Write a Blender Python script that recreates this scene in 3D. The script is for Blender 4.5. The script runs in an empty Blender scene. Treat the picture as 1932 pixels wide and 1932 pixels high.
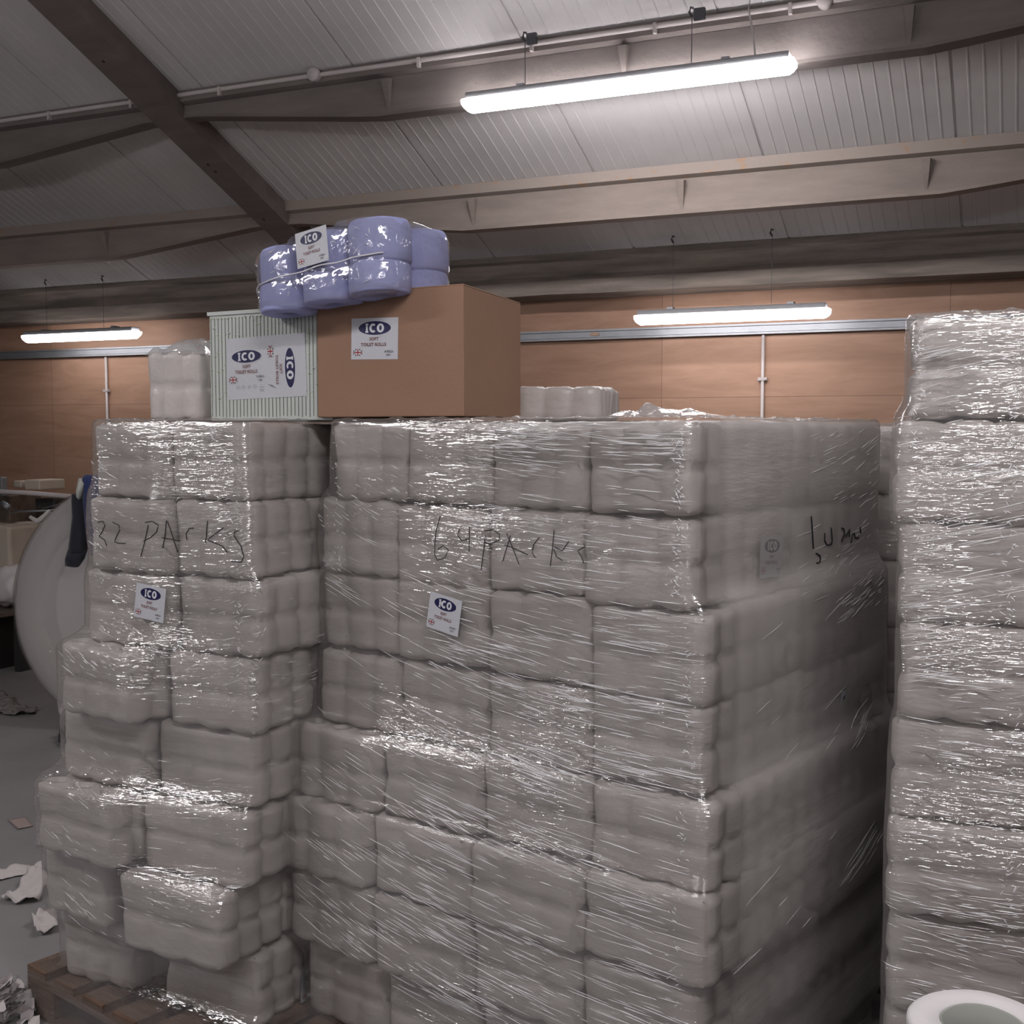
import bpy, bmesh, math, random
from mathutils import Vector, Matrix, noise
from mathutils.bvhtree import BVHTree
from mathutils.geometry import convex_hull_2d
random.seed(7)
C = bpy.context.scene.collection
scene = bpy.context.scene
PI = math.pi
R_ = math.radians

# ------------------------------------------------------------------ camera
CAMZ = 1.725
cd = bpy.data.cameras.new('camera'); cam = bpy.data.objects.new('camera', cd); C.objects.link(cam)
cam.location = (0, 0, CAMZ); cam.rotation_euler = (R_(86.0), 0, R_(23.9))
cd.sensor_width = 36; cd.lens = 2200 / 1932 * 36; cd.clip_start = .05; cd.clip_end = 60
scene.camera = cam
# ------------------------------------------------------------------ world, exposure
w = bpy.data.worlds.new('world'); scene.world = w; w.use_nodes = True
w.node_tree.nodes['Background'].inputs[0].default_value = (.9, .92, 1, 1)
w.node_tree.nodes['Background'].inputs[1].default_value = 0.02
scene.view_settings.view_transform = 'Standard'
scene.view_settings.look = 'None'
scene.view_settings.gamma = 1
scene.view_settings.exposure = 0.0
scene.cycles.use_denoising = True
scene.cycles.use_adaptive_sampling = True
scene.cycles.adaptive_threshold = 0.08
scene.cycles.max_bounces = 4
scene.cycles.diffuse_bounces = 2
scene.cycles.glossy_bounces = 2
scene.cycles.transmission_bounces = 3
scene.cycles.transparent_max_bounces = 8
scene.cycles.sample_clamp_indirect = 8
scene.cycles.caustics_reflective = False
scene.cycles.caustics_refractive = False
LAMP_FAR = 11.5     # emission of the batten diffusers
LAMP_TOP = 56.0
FILL_ROOM = 86.0  # this and the next two: unseen lamps added as fill
FILL_BACK = 25.0
FILL_SIDE = 10.0
LAMP_COL = (1, .965, .985)

# ------------------------------------------------------------------ helpers
def mesh_obj(name, verts, faces, mats=None, parent=None, smooth=False, mi=None):
    me = bpy.data.meshes.new(name)
    me.from_pydata([tuple(v) for v in verts], [], faces)
    for m in (mats if isinstance(mats, (list, tuple)) else [mats]):
        if m: me.materials.append(m)
    if mi: me.polygons.foreach_set('material_index', mi)
    if smooth: me.polygons.foreach_set('use_smooth', [True] * len(me.polygons))
    me.update()
    o = bpy.data.objects.new(name, me); C.objects.link(o)
    if parent: o.parent = parent
    return o

class MB:
    def __init__(s): s.v = []; s.f = []; s.m = []
    def add(s, vs, fs, mi=0):
        n = len(s.v); s.v += [Vector(v) for v in vs]; s.f += [tuple(i + n for i in f) for f in fs]; s.m += [mi] * len(fs); return s
    def box(s, a, b, mi=0, M=None):
        x0, y0, z0 = a; x1, y1, z1 = b
        vs = [Vector(p) for p in ((x0,y0,z0),(x1,y0,z0),(x1,y1,z0),(x0,y1,z0),(x0,y0,z1),(x1,y0,z1),(x1,y1,z1),(x0,y1,z1))]
        if M: vs = [M @ p for p in vs]
        return s.add(vs, [(0,3,2,1),(4,5,6,7),(0,1,5,4),(1,2,6,5),(2,3,7,6),(3,0,4,7)], mi)
    def prism(s, pts2, place, t0, t1, mi=0):
        n = len(pts2)
        vs = [place(p, t0) for p in pts2] + [place(p, t1) for p in pts2]
        fs = [tuple(range(n))[::-1], tuple(range(n, 2*n))] + [(i, (i+1) % n, n+(i+1) % n, n+i) for i in range(n)]
        return s.add(vs, fs, mi)
    def tube(s, pts, r, n=8, mi=0, rs=None, caps=True):
        pts = [Vector(p) for p in pts]; k0 = len(s.v); rings = []
        up = Vector((0, 0, 1))
        for i, p in enumerate(pts):
            d = (pts[min(i+1, len(pts)-1)] - pts[max(i-1, 0)]).normalized()
            a = d.cross(up)
            if a.length < 1e-3: a = d.cross(Vector((1, 0, 0)))
            a.normalize(); b = d.cross(a)
            rr = rs[i] if rs else r
            rings.append([p + (a*math.cos(2*PI*j/n) + b*math.sin(2*PI*j/n))*rr for j in range(n)])
        vs = [v for ring in rings for v in ring]; fs = []
        for i in range(len(pts)-1):
            for j in range(n):
                fs.append((i*n+j, i*n+(j+1) % n, (i+1)*n+(j+1) % n, (i+1)*n+j))
        if caps: fs += [tuple(range(n))[::-1], tuple((len(pts)-1)*n+j for j in range(n))]
        return s.add(vs, fs, mi)
    def lathe(s, prof, n, place, mi=0, close=False):
        vs = []; fs = []; m = len(prof)
        for j in range(n):
            a = 2*PI*j/n
            for (r, h) in prof: vs.append(place(r*math.cos(a), r*math.sin(a), h))
        for j in range(n):
            for i in range(m-1 if not close else m):
                fs.append((j*m+i, ((j+1) % n)*m+i, ((j+1) % n)*m+(i+1) % m, j*m+(i+1) % m))
        return s.add(vs, fs, mi)
    def build(s, name, mats, parent=None, smooth=False):
        return mesh_obj(name, s.v, s.f, mats, parent, smooth, s.m)

def tag(o, label=None, cat=None, group=None, kind=None):
    if label: o['label'] = label
    if cat: o['category'] = cat
    if group: o['group'] = group
    if kind: o['kind'] = kind
    return o
def empty(name, loc, rz=0, rx=0, ry=0):
    o = bpy.data.objects.new(name, None); C.objects.link(o); o.location = loc; o.rotation_euler = (rx, ry, rz)
    o.empty_display_size = .1
    return o
def copy_tree(o, parent=None):
    c = o.copy(); C.objects.link(c); c.parent = parent
    for ch in [x for x in bpy.data.objects if x.parent == o]: copy_tree(ch, c)
    return c
def bevel(o, wd, seg=2):
    m = o.modifiers.new('bevel', 'BEVEL'); m.width = wd; m.segments = seg; m.limit_method = 'ANGLE'
    return o

# ------------------------------------------------------------------ materials
def mat(name, col, rough=.6, metal=0, spec=.5, var=0, vscale=5, stretch=(1,1,1), bump=0, bscale=40, bstretch=(1,1,1), coat=0, coatr=.1, col2=None, thr=None, sheen=0, bdetail=3):
    m = bpy.data.materials.new(name); m.use_nodes = True; nt = m.node_tree; N = nt.nodes; L = nt.links
    b = N['Principled BSDF']
    b.inputs['Base Color'].default_value = (*col, 1); b.inputs['Roughness'].default_value = rough
    b.inputs['Metallic'].default_value = metal; b.inputs['Specular IOR Level'].default_value = spec
    b.inputs['Coat Weight'].default_value = coat; b.inputs['Coat Roughness'].default_value = coatr
    if sheen: b.inputs['Sheen Weight'].default_value = sheen
    tc = N.new('ShaderNodeTexCoord')
    if var or col2:
        mp = N.new('ShaderNodeMapping'); mp.inputs['Scale'].default_value = stretch; L.new(tc.outputs['Object'], mp.inputs[0])
        t = N.new('ShaderNodeTexNoise'); t.inputs['Scale'].default_value = vscale; t.inputs['Detail'].default_value = 4; t.inputs['Roughness'].default_value = .6
        L.new(mp.outputs[0], t.inputs['Vector'])
        r = N.new('ShaderNodeValToRGB')
        lo, hi = thr or (.3, .7)
        r.color_ramp.elements[0].position = lo; r.color_ramp.elements[1].position = hi
        c2 = col2 or tuple(min(1, c*(1+var)) for c in col)
        c1 = col if col2 else tuple(c*(1-var) for c in col)
        r.color_ramp.elements[0].color = (*c1, 1); r.color_ramp.elements[1].color = (*c2, 1)
        L.new(t.outputs['Fac'], r.inputs[0]); L.new(r.outputs[0], b.inputs['Base Color'])
    if bump:
        mp = N.new('ShaderNodeMapping'); mp.inputs['Scale'].default_value = bstretch; L.new(tc.outputs['Object'], mp.inputs[0])
        t = N.new('ShaderNodeTexNoise'); t.inputs['Scale'].default_value = bscale; t.inputs['Detail'].default_value = bdetail
        L.new(mp.outputs[0], t.inputs['Vector'])
        bp = N.new('ShaderNodeBump'); bp.inputs['Strength'].default_value = bump; bp.inputs['Distance'].default_value = .01
        L.new(t.outputs['Fac'], bp.inputs['Height']); L.new(bp.outputs[0], b.inputs['Normal'])
        if coat: L.new(bp.outputs[0], b.inputs['Coat Normal'])
    return m
def emis(name, col, s):
    m = bpy.data.materials.new(name); m.use_nodes = True; nt = m.node_tree
    b = nt.nodes['Principled BSDF']; b.inputs['Base Color'].default_value = (.8,.8,.8,1)
    b.inputs['Emission Color'].default_value = (*col, 1); b.inputs['Emission Strength'].default_value = s
    return m
def film_mat(name, gloss=.14, haze=.06, rough=.16, bscale=9, bstr=(1,1,7), bump=.5, tint=(.86,.80,.765), hvar=.06, attr=None):
    """clear stretch film: see-through, glossy, with drawn-out creases; 'haze' is how milky the layers are"""
    m = bpy.data.materials.new(name); m.use_nodes = True; nt = m.node_tree; N = nt.nodes; L = nt.links
    N.remove(N['Principled BSDF']); out = N['Material Output']
    tc = N.new('ShaderNodeTexCoord')
    mp = N.new('ShaderNodeMapping'); mp.inputs['Scale'].default_value = bstr; L.new(tc.outputs['Object'], mp.inputs[0])
    t = N.new('ShaderNodeTexNoise'); t.inputs['Scale'].default_value = bscale; t.inputs['Detail'].default_value = 3; t.inputs['Roughness'].default_value = .62
    L.new(mp.outputs[0], t.inputs['Vector'])
    bp = N.new('ShaderNodeBump'); bp.inputs['Strength'].default_value = bump; bp.inputs['Distance'].default_value = .02
    L.new(t.outputs['Fac'], bp.inputs['Height'])
    if attr:
        ac = N.new('ShaderNodeAttribute'); ac.attribute_name = 'crinkle'; L.new(ac.outputs['Fac'], bp.inputs['Strength'])
    tr = N.new('ShaderNodeBsdfTransparent'); tr.inputs[0].default_value = (.98, .98, .975, 1)
    gl = N.new('ShaderNodeBsdfGlossy'); gl.inputs['Roughness'].default_value = rough; gl.inputs[0].default_value = (1,1,1,1); L.new(bp.outputs[0], gl.inputs['Normal'])
    df = N.new('ShaderNodeBsdfDiffuse'); df.inputs[0].default_value = (*tint, 1)
    hv = N.new('ShaderNodeValue'); hv.outputs[0].default_value = haze; hz = hv.outputs[0]
    if attr:
        at = N.new('ShaderNodeAttribute'); at.attribute_name = attr
        ad = N.new('ShaderNodeMath'); ad.operation = 'ADD'; ad.use_clamp = True
        L.new(hz, ad.inputs[0]); L.new(at.outputs['Fac'], ad.inputs[1]); hz = ad.outputs[0]
    m1 = N.new('ShaderNodeMixShader'); L.new(hz, m1.inputs[0]); L.new(tr.outputs[0], m1.inputs[1]); L.new(df.outputs[0], m1.inputs[2])
    lw = N.new('ShaderNodeLayerWeight'); lw.inputs['Blend'].default_value = .25; L.new(bp.outputs[0], lw.inputs['Normal'])
    mr = N.new('ShaderNodeMapRange'); mr.inputs['To Min'].default_value = gloss; mr.inputs['To Max'].default_value = min(.45, gloss*3)
    L.new(lw.outputs['Fresnel'], mr.inputs['Value'])
    m2 = N.new('ShaderNodeMixShader'); L.new(mr.outputs[0], m2.inputs[0]); L.new(m1.outputs[0], m2.inputs[1]); L.new(gl.outputs[0], m2.inputs[2])
    L.new(m2.outputs[0], out.inputs['Surface'])
    return m

M = {}
M['pack'] = mat('wrapped_white_tissue', (.625,.575,.548), .55, spec=.35, var=.05, vscale=14, bump=.35, bscale=22, bstretch=(1,1,1.6), coat=.35, coatr=.22)
M['core'] = mat('dark_core_shade', (.02,.018,.019), .9)  # near-black: shade inside the roll cores and bolt holes put into the colour
M['film'] = film_mat('stretch_film', gloss=.155, rough=.13, bump=.8, attr='haze')
M['ridge'] = mat('film_crease_glint', (.90,.89,.90), .22, spec=1.0, coat=1, coatr=.12)  # white colour stands in for glints along the clear film's creases
M['wrapclear'] = film_mat('clear_pack_wrap', gloss=.12, haze=.04, rough=.1, bscale=12, bstr=(1,1,1), bump=.28, hvar=.05)
M['wrapbunch'] = film_mat('bunched_clear_wrap', gloss=.2, haze=.3, rough=.15, bscale=20, bstr=(1,1,1), bump=.5, tint=(.85,.83,.82))
M['blue'] = mat('pale_blue_tissue', (.43,.46,.80), .85, var=.08, vscale=9, bump=.35, bscale=16)
M['marker'] = mat('black_marker', (.015,.014,.016), .5)
M['card'] = mat('brown_corrugated_card', (.35,.205,.135), .8, var=.05, vscale=3, bump=.06, bscale=90)
M['cardedge'] = mat('card_edge', (.42,.27,.18), .85)
M['paper'] = mat('white_label_paper', (.62,.63,.67), .55, bump=.08, bscale=20)
M['paper2'] = mat('tissue_scrap', (.60,.55,.54), .9, bump=.5, bscale=25)
M['navy'] = mat('navy_ink', (.012,.012,.075), .5)
M['red'] = mat('dark_red_ink', (.20,.05,.045), .6)
M['flagred'] = mat('flag_red_ink', (.35,.02,.03), .6)
M['blk'] = mat('dark_ink', (.03,.03,.04), .6)
M['grey'] = mat('grey_ink', (.25,.25,.27), .6)
M['white'] = mat('white_ink', (.72,.73,.76), .5)
M['concrete'] = mat('painted_concrete', (.25,.205,.18), .85, var=.14, vscale=4, stretch=(.6,3,3), bump=.3, bscale=25)
M['concrete_dark'] = mat('grimy_concrete', (.21,.175,.15), .9, var=.35, vscale=5, stretch=(.35,2,3), bump=.45, bscale=22)
M['concrete_shaded'] = mat('shaded_painted_concrete', (.165,.14,.13), .85, var=.14, vscale=4, stretch=(.6,3,3), bump=.3, bscale=25)  # darker copy of the painted concrete; shade above the lamp put into its colour
M['concrete_rafter'] = mat('brownish_painted_concrete', (.155,.125,.115), .85, var=.14, vscale=4, stretch=(.6,3,3), bump=.3, bscale=25)
M['rust'] = mat('pale_flange_with_rust_edge', (.30,.25,.22), .8, col2=(.34,.22,.15), vscale=14, thr=(.60,.68))
M['roof'] = mat('roof_lining', (.60,.575,.57), .55, var=.05, vscale=2, bump=.05, bscale=30)
M['floor'] = mat('grey_concrete_floor', (.26,.25,.25), .55, var=.12, vscale=1.6, bump=.1, bscale=12)
M['plain'] = mat('plain_wall', (.33,.28,.25), .9, var=.05, vscale=1)
M['galv'] = mat('galvanised_steel', (.33,.34,.36), .5, metal=.7, var=.06, vscale=12)
M['galv_body'] = mat('grey_plastic', (.22,.22,.23), .5)
M['pipe'] = mat('white_conduit', (.52,.47,.46), .5)
M['chain'] = mat('dark_steel', (.08,.08,.09), .5, metal=.6)
M['cable'] = mat('pale_cable', (.5,.48,.47), .6)
M['wood'] = mat('pallet_wood', (.155,.095,.065), .8, var=.3, vscale=4, stretch=(2,8,8), bump=.4, bscale=12, bstretch=(1,8,8))
M['jacket'] = mat('black_fleece', (.012,.013,.022), .9, bump=.4, bscale=30, sheen=.3)
M['jacketblue'] = mat('navy_blue_cloth', (.012,.025,.11), .85, bump=.4, bscale=30, sheen=.3)
M['lining'] = mat('grey_lining', (.50,.51,.47), .9, bump=.3, bscale=20)
M['reel'] = mat('white_paper_reel', (.47,.44,.43), .8, var=.03, vscale=2, bump=.06, bscale=20)
M['cream'] = mat('cream_enamel', (.52,.45,.37), .45, var=.03)
M['machine'] = mat('dull_steel_machine', (.16,.13,.11), .5, metal=.5, var=.4, vscale=9)
M['machblack'] = mat('black_machine_part', (.03,.03,.03), .5)
M['bag'] = mat('white_plastic_bag', (.62,.58,.57), .4, bump=.6, bscale=9, coat=.4)
M['emfar'] = emis('lit_diffuser_far', LAMP_COL, LAMP_FAR)
M['emtop'] = emis('lit_diffuser_top', LAMP_COL, LAMP_TOP)
M['emback'] = emis('added_diffuser_back', LAMP_COL, FILL_BACK)
M['emside'] = emis('added_diffuser_side', LAMP_COL, FILL_SIDE)
M['emroom'] = emis('added_diffuser_room', LAMP_COL, FILL_ROOM)

def plywood():
    m = bpy.data.materials.new('plywood_sheets'); m.use_nodes = True; nt = m.node_tree; N = nt.nodes; L = nt.links
    b = N['Principled BSDF']; b.inputs['Roughness'].default_value = .6
    tc = N.new('ShaderNodeTexCoord')
    mp = N.new('ShaderNodeMapping'); mp.inputs['Rotation'].default_value = (R_(90), 0, 0); L.new(tc.outputs['Object'], mp.inputs[0])
    br = N.new('ShaderNodeTexBrick'); br.offset = .0; br.inputs['Scale'].default_value = 1
    br.inputs['Brick Width'].default_value = 1.742; br.inputs['Row Height'].default_value = .83; br.inputs['Mortar Size'].default_value = .0025
    br.inputs['Color1'].default_value = (.37,.215,.145,1); br.inputs['Color2'].default_value = (.42,.25,.17,1); br.inputs['Mortar'].default_value = (.25,.14,.095,1)
    mp3 = N.new('ShaderNodeMapping'); mp3.inputs['Location'].default_value = (.446, -.555, 0)
    L.new(mp.outputs[0], mp3.inputs[0]); L.new(mp3.outputs[0], br.inputs['Vector'])
    mp2 = N.new('ShaderNodeMapping'); mp2.inputs['Scale'].default_value = (.5, 1, 3.2); L.new(tc.outputs['Object'], mp2.inputs[0])
    n = N.new('ShaderNodeTexNoise'); n.inputs['Scale'].default_value = 3; n.inputs['Detail'].default_value = 8; n.inputs['Roughness'].default_value = .65; n.inputs['Distortion'].default_value = .8
    L.new(mp2.outputs[0], n.inputs['Vector'])
    r = N.new('ShaderNodeValToRGB'); r.color_ramp.elements[0].position = .3; r.color_ramp.elements[1].position = .7
    r.color_ramp.elements[0].color = (.80,.76,.72,1); r.color_ramp.elements[1].color = (1.12,1.14,1.16,1)
    L.new(n.outputs['Fac'], r.inputs[0])
    mx = N.new('ShaderNodeMix'); mx.data_type = 'RGBA'; mx.blend_type = 'MULTIPLY'; mx.inputs['Factor'].default_value = 1
    L.new(br.outputs['Color'], mx.inputs[6]); L.new(r.outputs[0], mx.inputs[7]); L.new(mx.outputs[2], b.inputs['Base Color'])
    return m
M['ply'] = plywood()

# ------------------------------------------------------------------ structure
YW = 7.33; TS = math.tan(R_(23))
def roofz(y):
    return 2.877 + TS*(7.1 - y) if y > -1 else 2.877 + TS*8.1 - TS*(-1 - y)
XL, XR, YB = -13.0, 6.0, -9.0
MB().box((XL-.2, YB-.2, -.15), (XR+.2, YW+.2, 0)).build('floor', M['floor'])['kind'] = 'structure'
MB().box((XL, YW, 0), (XR, YW+.12, roofz(YW)+.03)).build('wall_back', M['ply'])['kind'] = 'structure'
MB().box((XL, YB-.12, 0), (XR, YB, roofz(YB)+.05)).build('wall_front', M['plain'])['kind'] = 'structure'
for nm, x0, x1 in (('wall_left', XL-.12, XL), ('wall_right', XR, XR+.12)):
    MB().prism([(YB-.1, 0), (YW+.1, 0), (YW+.1, roofz(YW)), (-1, roofz(-1)), (YB-.1, roofz(YB))], lambda p, t: (t, p[0], p[1]), x0, x1).build(nm, M['plain'])['kind'] = 'structure'
def ribbed_roof():
    mb = MB(); prof = []
    x = XL; k = 0
    while x < XR:
        deep = .004 if k % 14 else .009
        prof += [(x, 0), (x+.058, 0), (x+.060, -.002), (x+.067, -.002)] if k % 14 else [(x, 0), (x+.055, 0), (x+.057, deep), (x+.067, deep)]
        x += .069; k += 1
    for (ya, yb) in ((YW+.1, -1), (-1, YB-.1)):
        n = len(prof)
        vs = [(px, ya, roofz(ya)+pz) for px, pz in prof] + [(px, yb, roofz(yb)+pz) for px, pz in prof]
        mb.add(vs, [(i, i+1, n+i+1, n+i) for i in range(n-1)])
    o = mb.build('ceiling', M['roof']); o['kind'] = 'structure'
    mb2 = MB()
    for (ya, yb) in ((YW+.1, -1), (-1, YB-.1)):
        mb2.add([(XL-.1, ya, roofz(ya)+.03), (XR+.1, ya, roofz(ya)+.03), (XR+.1, yb, roofz(yb)+.03), (XL-.1, yb, roofz(yb)+.03)], [(0,1,2,3)])
    c = mb2.build('roof_sheet', M['plain'], parent=o)
ribbed_roof()

# eaves beam: top flange, face, undercut chamfer
mb = MB()
zb = 2.877
prof = [(7.12, zb+.0), (7.10, zb-.045), (7.135, zb-.06), (7.135, zb-.15), (7.10, zb-.185), (7.09, zb-.275), (7.33, zb-.285), (7.33, zb+.02)]
N_ = 60
vs = []; fs = []
for i in range(N_+1):
    x = XL + (XR-XL)*i/N_
    for j, (yy, zz) in enumerate(prof):
        jj = noise.noise(Vector((x*3, j*2, 0)))*.006
        vs.append((x, yy+jj*(j < 6), zz+jj*(1 <= j < 6)))
n = len(prof)
for i in range(N_):
    for j in range(n): fs.append((i*n+j, i*n+(j+1) % n, (i+1)*n+(j+1) % n, (i+1)*n+j))
mb.add(vs, fs); o = mb.build('trim_1', M['concrete_dark']); o['kind'] = 'structure'

def purlin(yc, name, label, mats, zd=0.0):
    """shallow at the rafters, deep in between, with a wider top flange and upright web stiffeners"""
    root = empty(name, (0, yc, roofz(yc)))
    tag(root, label, 'purlin')
    zc = 0
    fl = MB()
    slope = lambda dy: -TS*dy
    pts = [(-.085, slope(-.085)-.002), (.045, slope(.045)-.002), (.045, slope(.045)-.05), (-.085, slope(-.085)-.062)]
    fl.prism(pts, lambda p, t: (t, p[0], p[1]), XL, XR)
    fl.build('top_flange', mats[0], root)
    wb = MB(); xs = []
    for b in range(-2, 2):
        x0 = -4.5 + b*5.4
        for k in range(0, 28): xs.append(x0 + 5.4*k/28)
    xs.append(-4.5+2*5.4)
    xs = [x for x in xs if XL < x < XR]
    def depth(x):
        f = ((x+4.5) % 5.4); d = min(f, 5.4-f)
        return .11 + .125*min(1, max(0, (d-.18)/1.15))
    vs = []; fs = []
    for x in xs:
        d = depth(x)
        vs += [(x, -.05, -.04), (x, -.055, -d+.02), (x, -.065, -d), (x, .045, -d), (x, .045, -.06)]
    for i in range(len(xs)-1):
        for j in range(5): fs.append((i*5+j, i*5+(j+1) % 5, (i+1)*5+(j+1) % 5, (i+1)*5+j))
    wb.add(vs, fs); wb.build('web', mats[1], root)
    for b in range(-2, 2):
        for off in (1.42, 2.70, 3.98):
            x = -4.5 + b*5.4 + off
            if not (XL < x < XR): continue
            s = MB(); s.add([(x-.022, -.052, -.05), (x+.022, -.052, -.05), (x+.022, -.100, -.06), (x-.022, -.100, -.06), (x-.006, -.052, -.215), (x+.006, -.052, -.215)],
                            [(0,1,2,3), (3,2,5,4), (0,3,4), (1,5,2)])
            s.build('stiffener', mats[1], root)
    return root
purlin(5.43, 'roof_purlin', 'upper tapered concrete purlin carrying the white conduit above the hanging lamp', (M['concrete_shaded'], M['concrete_shaded']))
purlin(6.44, 'roof_purlin', 'lower tapered concrete purlin with rusty flange edge, between conduit purlin and eaves', (M['rust'], M['concrete']))
for xr, lb in ((-4.505, 'sloping concrete rafter crossing the purlins behind the blue toilet roll pack'), (.9, 'sloping concrete rafter over the tallest wrapped stack'), (-9.9, 'sloping concrete rafter beyond the machinery')):
    rt = empty('roof_rafter', (xr, 7.1, 2.877)); tag(rt, lb, 'rafter')
    m_ = MB()
    pl = lambda p, t: (p[0], t-7.1, TS*(7.1-t)+p[1])
    m_.prism([(-.105, -.14), (.105, -.14), (.105, -.075), (.10, -.07), (.095, .01), (-.095, .01), (-.10, -.07), (-.105, -.075)], pl, 7.1, -1.0)
    m_.build('beam', M['concrete_rafter'], rt)
    for yy in (4.4, 4.9, 5.75, 5.82, 6.3):
        h = MB(); h.lathe([(.0, -.1405), (.009, -.1412), (.010, -.139)], 8, lambda a, b, c, yy=yy: (a-.03, b+yy-7.1, TS*(7.1-yy-b)+c))
        h.build('bolt_hole', M['core'], rt)

# galvanised strut on the wall and its conduits
rl = MB(); rl.prism([(7.33, 2.322), (7.285, 2.322), (7.285, 2.333), (7.292, 2.337), (7.292, 2.372), (7.285, 2.376), (7.285, 2.388), (7.33, 2.388)], lambda p, t: (t, p[0], p[1]), -12.9, 5.9)
r_ = empty('wall_rail', (-2, YW, 2.35)); tag(r_, 'long galvanised channel rail fixed along the plywood wall', 'rail')
o = rl.build('channel', M['galv'], r_); o.matrix_parent_inverse = Matrix.Translation((2, -YW, -2.35))
for x in (-5.86, -2.635):
    p = MB().box((x-.03, 7.2835, 2.348), (x+.03, 7.286, 2.366)).build('rating_plate', M['cardedge'], r_); p.matrix_parent_inverse = o.matrix_parent_inverse
for x, zl, lb in ((-6.817, .9, 'white vertical conduit on the plywood wall above the machinery'), (-1.533, .5, 'white vertical conduit with a saddle clip on the plywood wall')):
    cr = empty('wall_conduit', (x, 7.315, zl)); tag(cr, lb, 'conduit', 'vertical conduits on the plywood wall')
    MB().tube([(0, 0, 0), (0, 0, 2.325-zl)], .0105, 10).build('pipe', M['pipe'], cr, True)
    MB().box((-.028, -.012, 2.035-zl), (.028, .014, 2.055-zl)).lathe([(0, -.018), (.008, -.016), (.009, -.01)], 8, lambda a, b, c: (a+.022, c, b+2.045-zl)).build('saddle_clip', M['pipe'], cr)
cr = empty('wall_conduit', (-8.2, 7.3, 2.35)); tag(cr, 'grey conduit bending over above the rail beside the far lamp', 'conduit')
MB().tube([(-.6, 0, .27), (.10, 0, .22), (.17, 0, .18), (.19, 0, .10), (.19, 0, -.05)], .014, 10).build('pipe', M['pipe'], cr, True)

# conduit under the upper purlin, with round junction boxes and clips
yc = 5.34; zc = roofz(yc) - .03
cr = empty('roof_conduit', (-3, yc, zc)); tag(cr, 'long white conduit with round junction boxes clipped along the upper purlin', 'conduit')
m_ = MB().tube([(-9.8, 0, 0), (-4, 0, 0), (2, 0, 0), (8.8, 0, 0)], .012, 10); m_.build('pipe', M['pipe'], cr, True)
for x in (-3.5, -.87):
    MB().lathe([(0, -.03), (.034, -.028), (.036, -.02), (.036, .015), (0, .015)], 20, lambda a, b, c, x=x: (a+x+3, c-.005, b)).build('junction_box', M['pipe'], cr, True)
for x in [-6.6+.62*i for i in range(11)]:
    MB().box((x+3-.008, -.016, -.035), (x+3+.008, .014, .012)).build('clip', M['pipe'], cr)

# ------------------------------------------------------------------ batten lamps
def lamp(x, y, z, Lh, em, label, group, chains=True, cord=False, tilt=0):
    rt = empty('batten_lamp', (x, y, z), 0, 0, tilt); tag(rt, label, 'lamp', group)
    h = Lh/2
    body = MB()
    body.prism([(-.05, .0), (.05, .0), (.045, .035), (-.045, .035)], lambda p, t: (t, p[0], p[1]), -h+.02, h-.02)
    bevel(body.build('housing', M['galv_body'], rt), .006)
    d = MB(); prof = [(-.052, .004), (-.055, -.01), (-.048, -.035), (-.028, -.05), (0, -.054), (.028, -.05), (.048, -.035), (.055, -.01), (.052, .004)]
    xs = [(-h, .55), (-h+.012, .8), (-h+.03, 1), (h-.03, 1), (h-.012, .8), (h, .55)]
    vs = []; fs = []; n = len(prof)
    for xx, s in xs: vs += [(xx, p[0]*(.7+.3*s), p[1]*s) for p in prof]
    for i in range(len(xs)-1):
        for j in range(n-1): fs.append((i*n+j, i*n+j+1, (i+1)*n+j+1, (i+1)*n+j))
    fs += [tuple(range(n)), tuple((len(xs)-1)*n+j for j in range(n))[::-1]]
    d.add(vs, fs); d.build('diffuser', em, rt, True)
    for sx in (-h*.62, h*.62):
        MB().box((sx-.018, -.03, .033), (sx+.018, .03, .048)).build('bracket', M['galv'], rt)
    if chains:
        for sx in (-h*.60, h*.42):
            top = roofz(y) - z - .08
            c = MB()
            c.tube([(sx, 0, .045), (sx, 0, top)], .0022 if y < 6 else .0014, 5)
            if y < 6: c.box((sx+.01, -.01, top-.02), (sx+.06, .01, top+.03))
            c.tube([(sx, 0, top), (sx-.012, 0, top+.02), (sx-.006, 0, top+.04), (sx+.006, 0, top+.035)], .006, 6)
            c.build('chain', M['chain'], rt)
    if cord:
        MB().tube([(h*.78, 0, .04), (h*.77, .0, .12), (h*.74, 0, .25), (h*.76, 0, .33), (h*.90, 0, .40), (h*1.0, 0, .46)], .004, 6).build('cord', M['cable'], rt, True)
    return rt
lamp(-1.778, 5.25, 3.33, 1.60, M['emtop'], 'lit batten lamp hanging by chains below the conduit purlin', 'batten lamps', True, True)
lamp(-6.727, 6.95, 2.468, 1.13, M['emfar'], 'lit batten lamp above the rail, over the machinery side of the plywood wall', 'batten lamps', True)
lamp(-1.658, 6.95, 2.425, 1.17, M['emfar'], 'lit batten lamp above the rail and the saddle-clipped conduit', 'batten lamps', True)
k = 0
for y, xs in ((5.25, (3.4,)), (3.0, (1.9,)), (.8, (-4.4, .2)), (-2.6, (-7.2, -2.6, 1.8)), (-6, (-7.2, -2.6, 1.8))):  # unseen lamps added to light the stack fronts and the wide stack's side
    for x in xs:
        lamp(x, y, 3.35, 1.60, M['emroom'] if y == .8 else M['emside'] if y > 1 else M['emback'], 'unseen batten lamp added for fill light over the open floor, camera side', 'added unseen batten lamps over the open floor', False)

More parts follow.
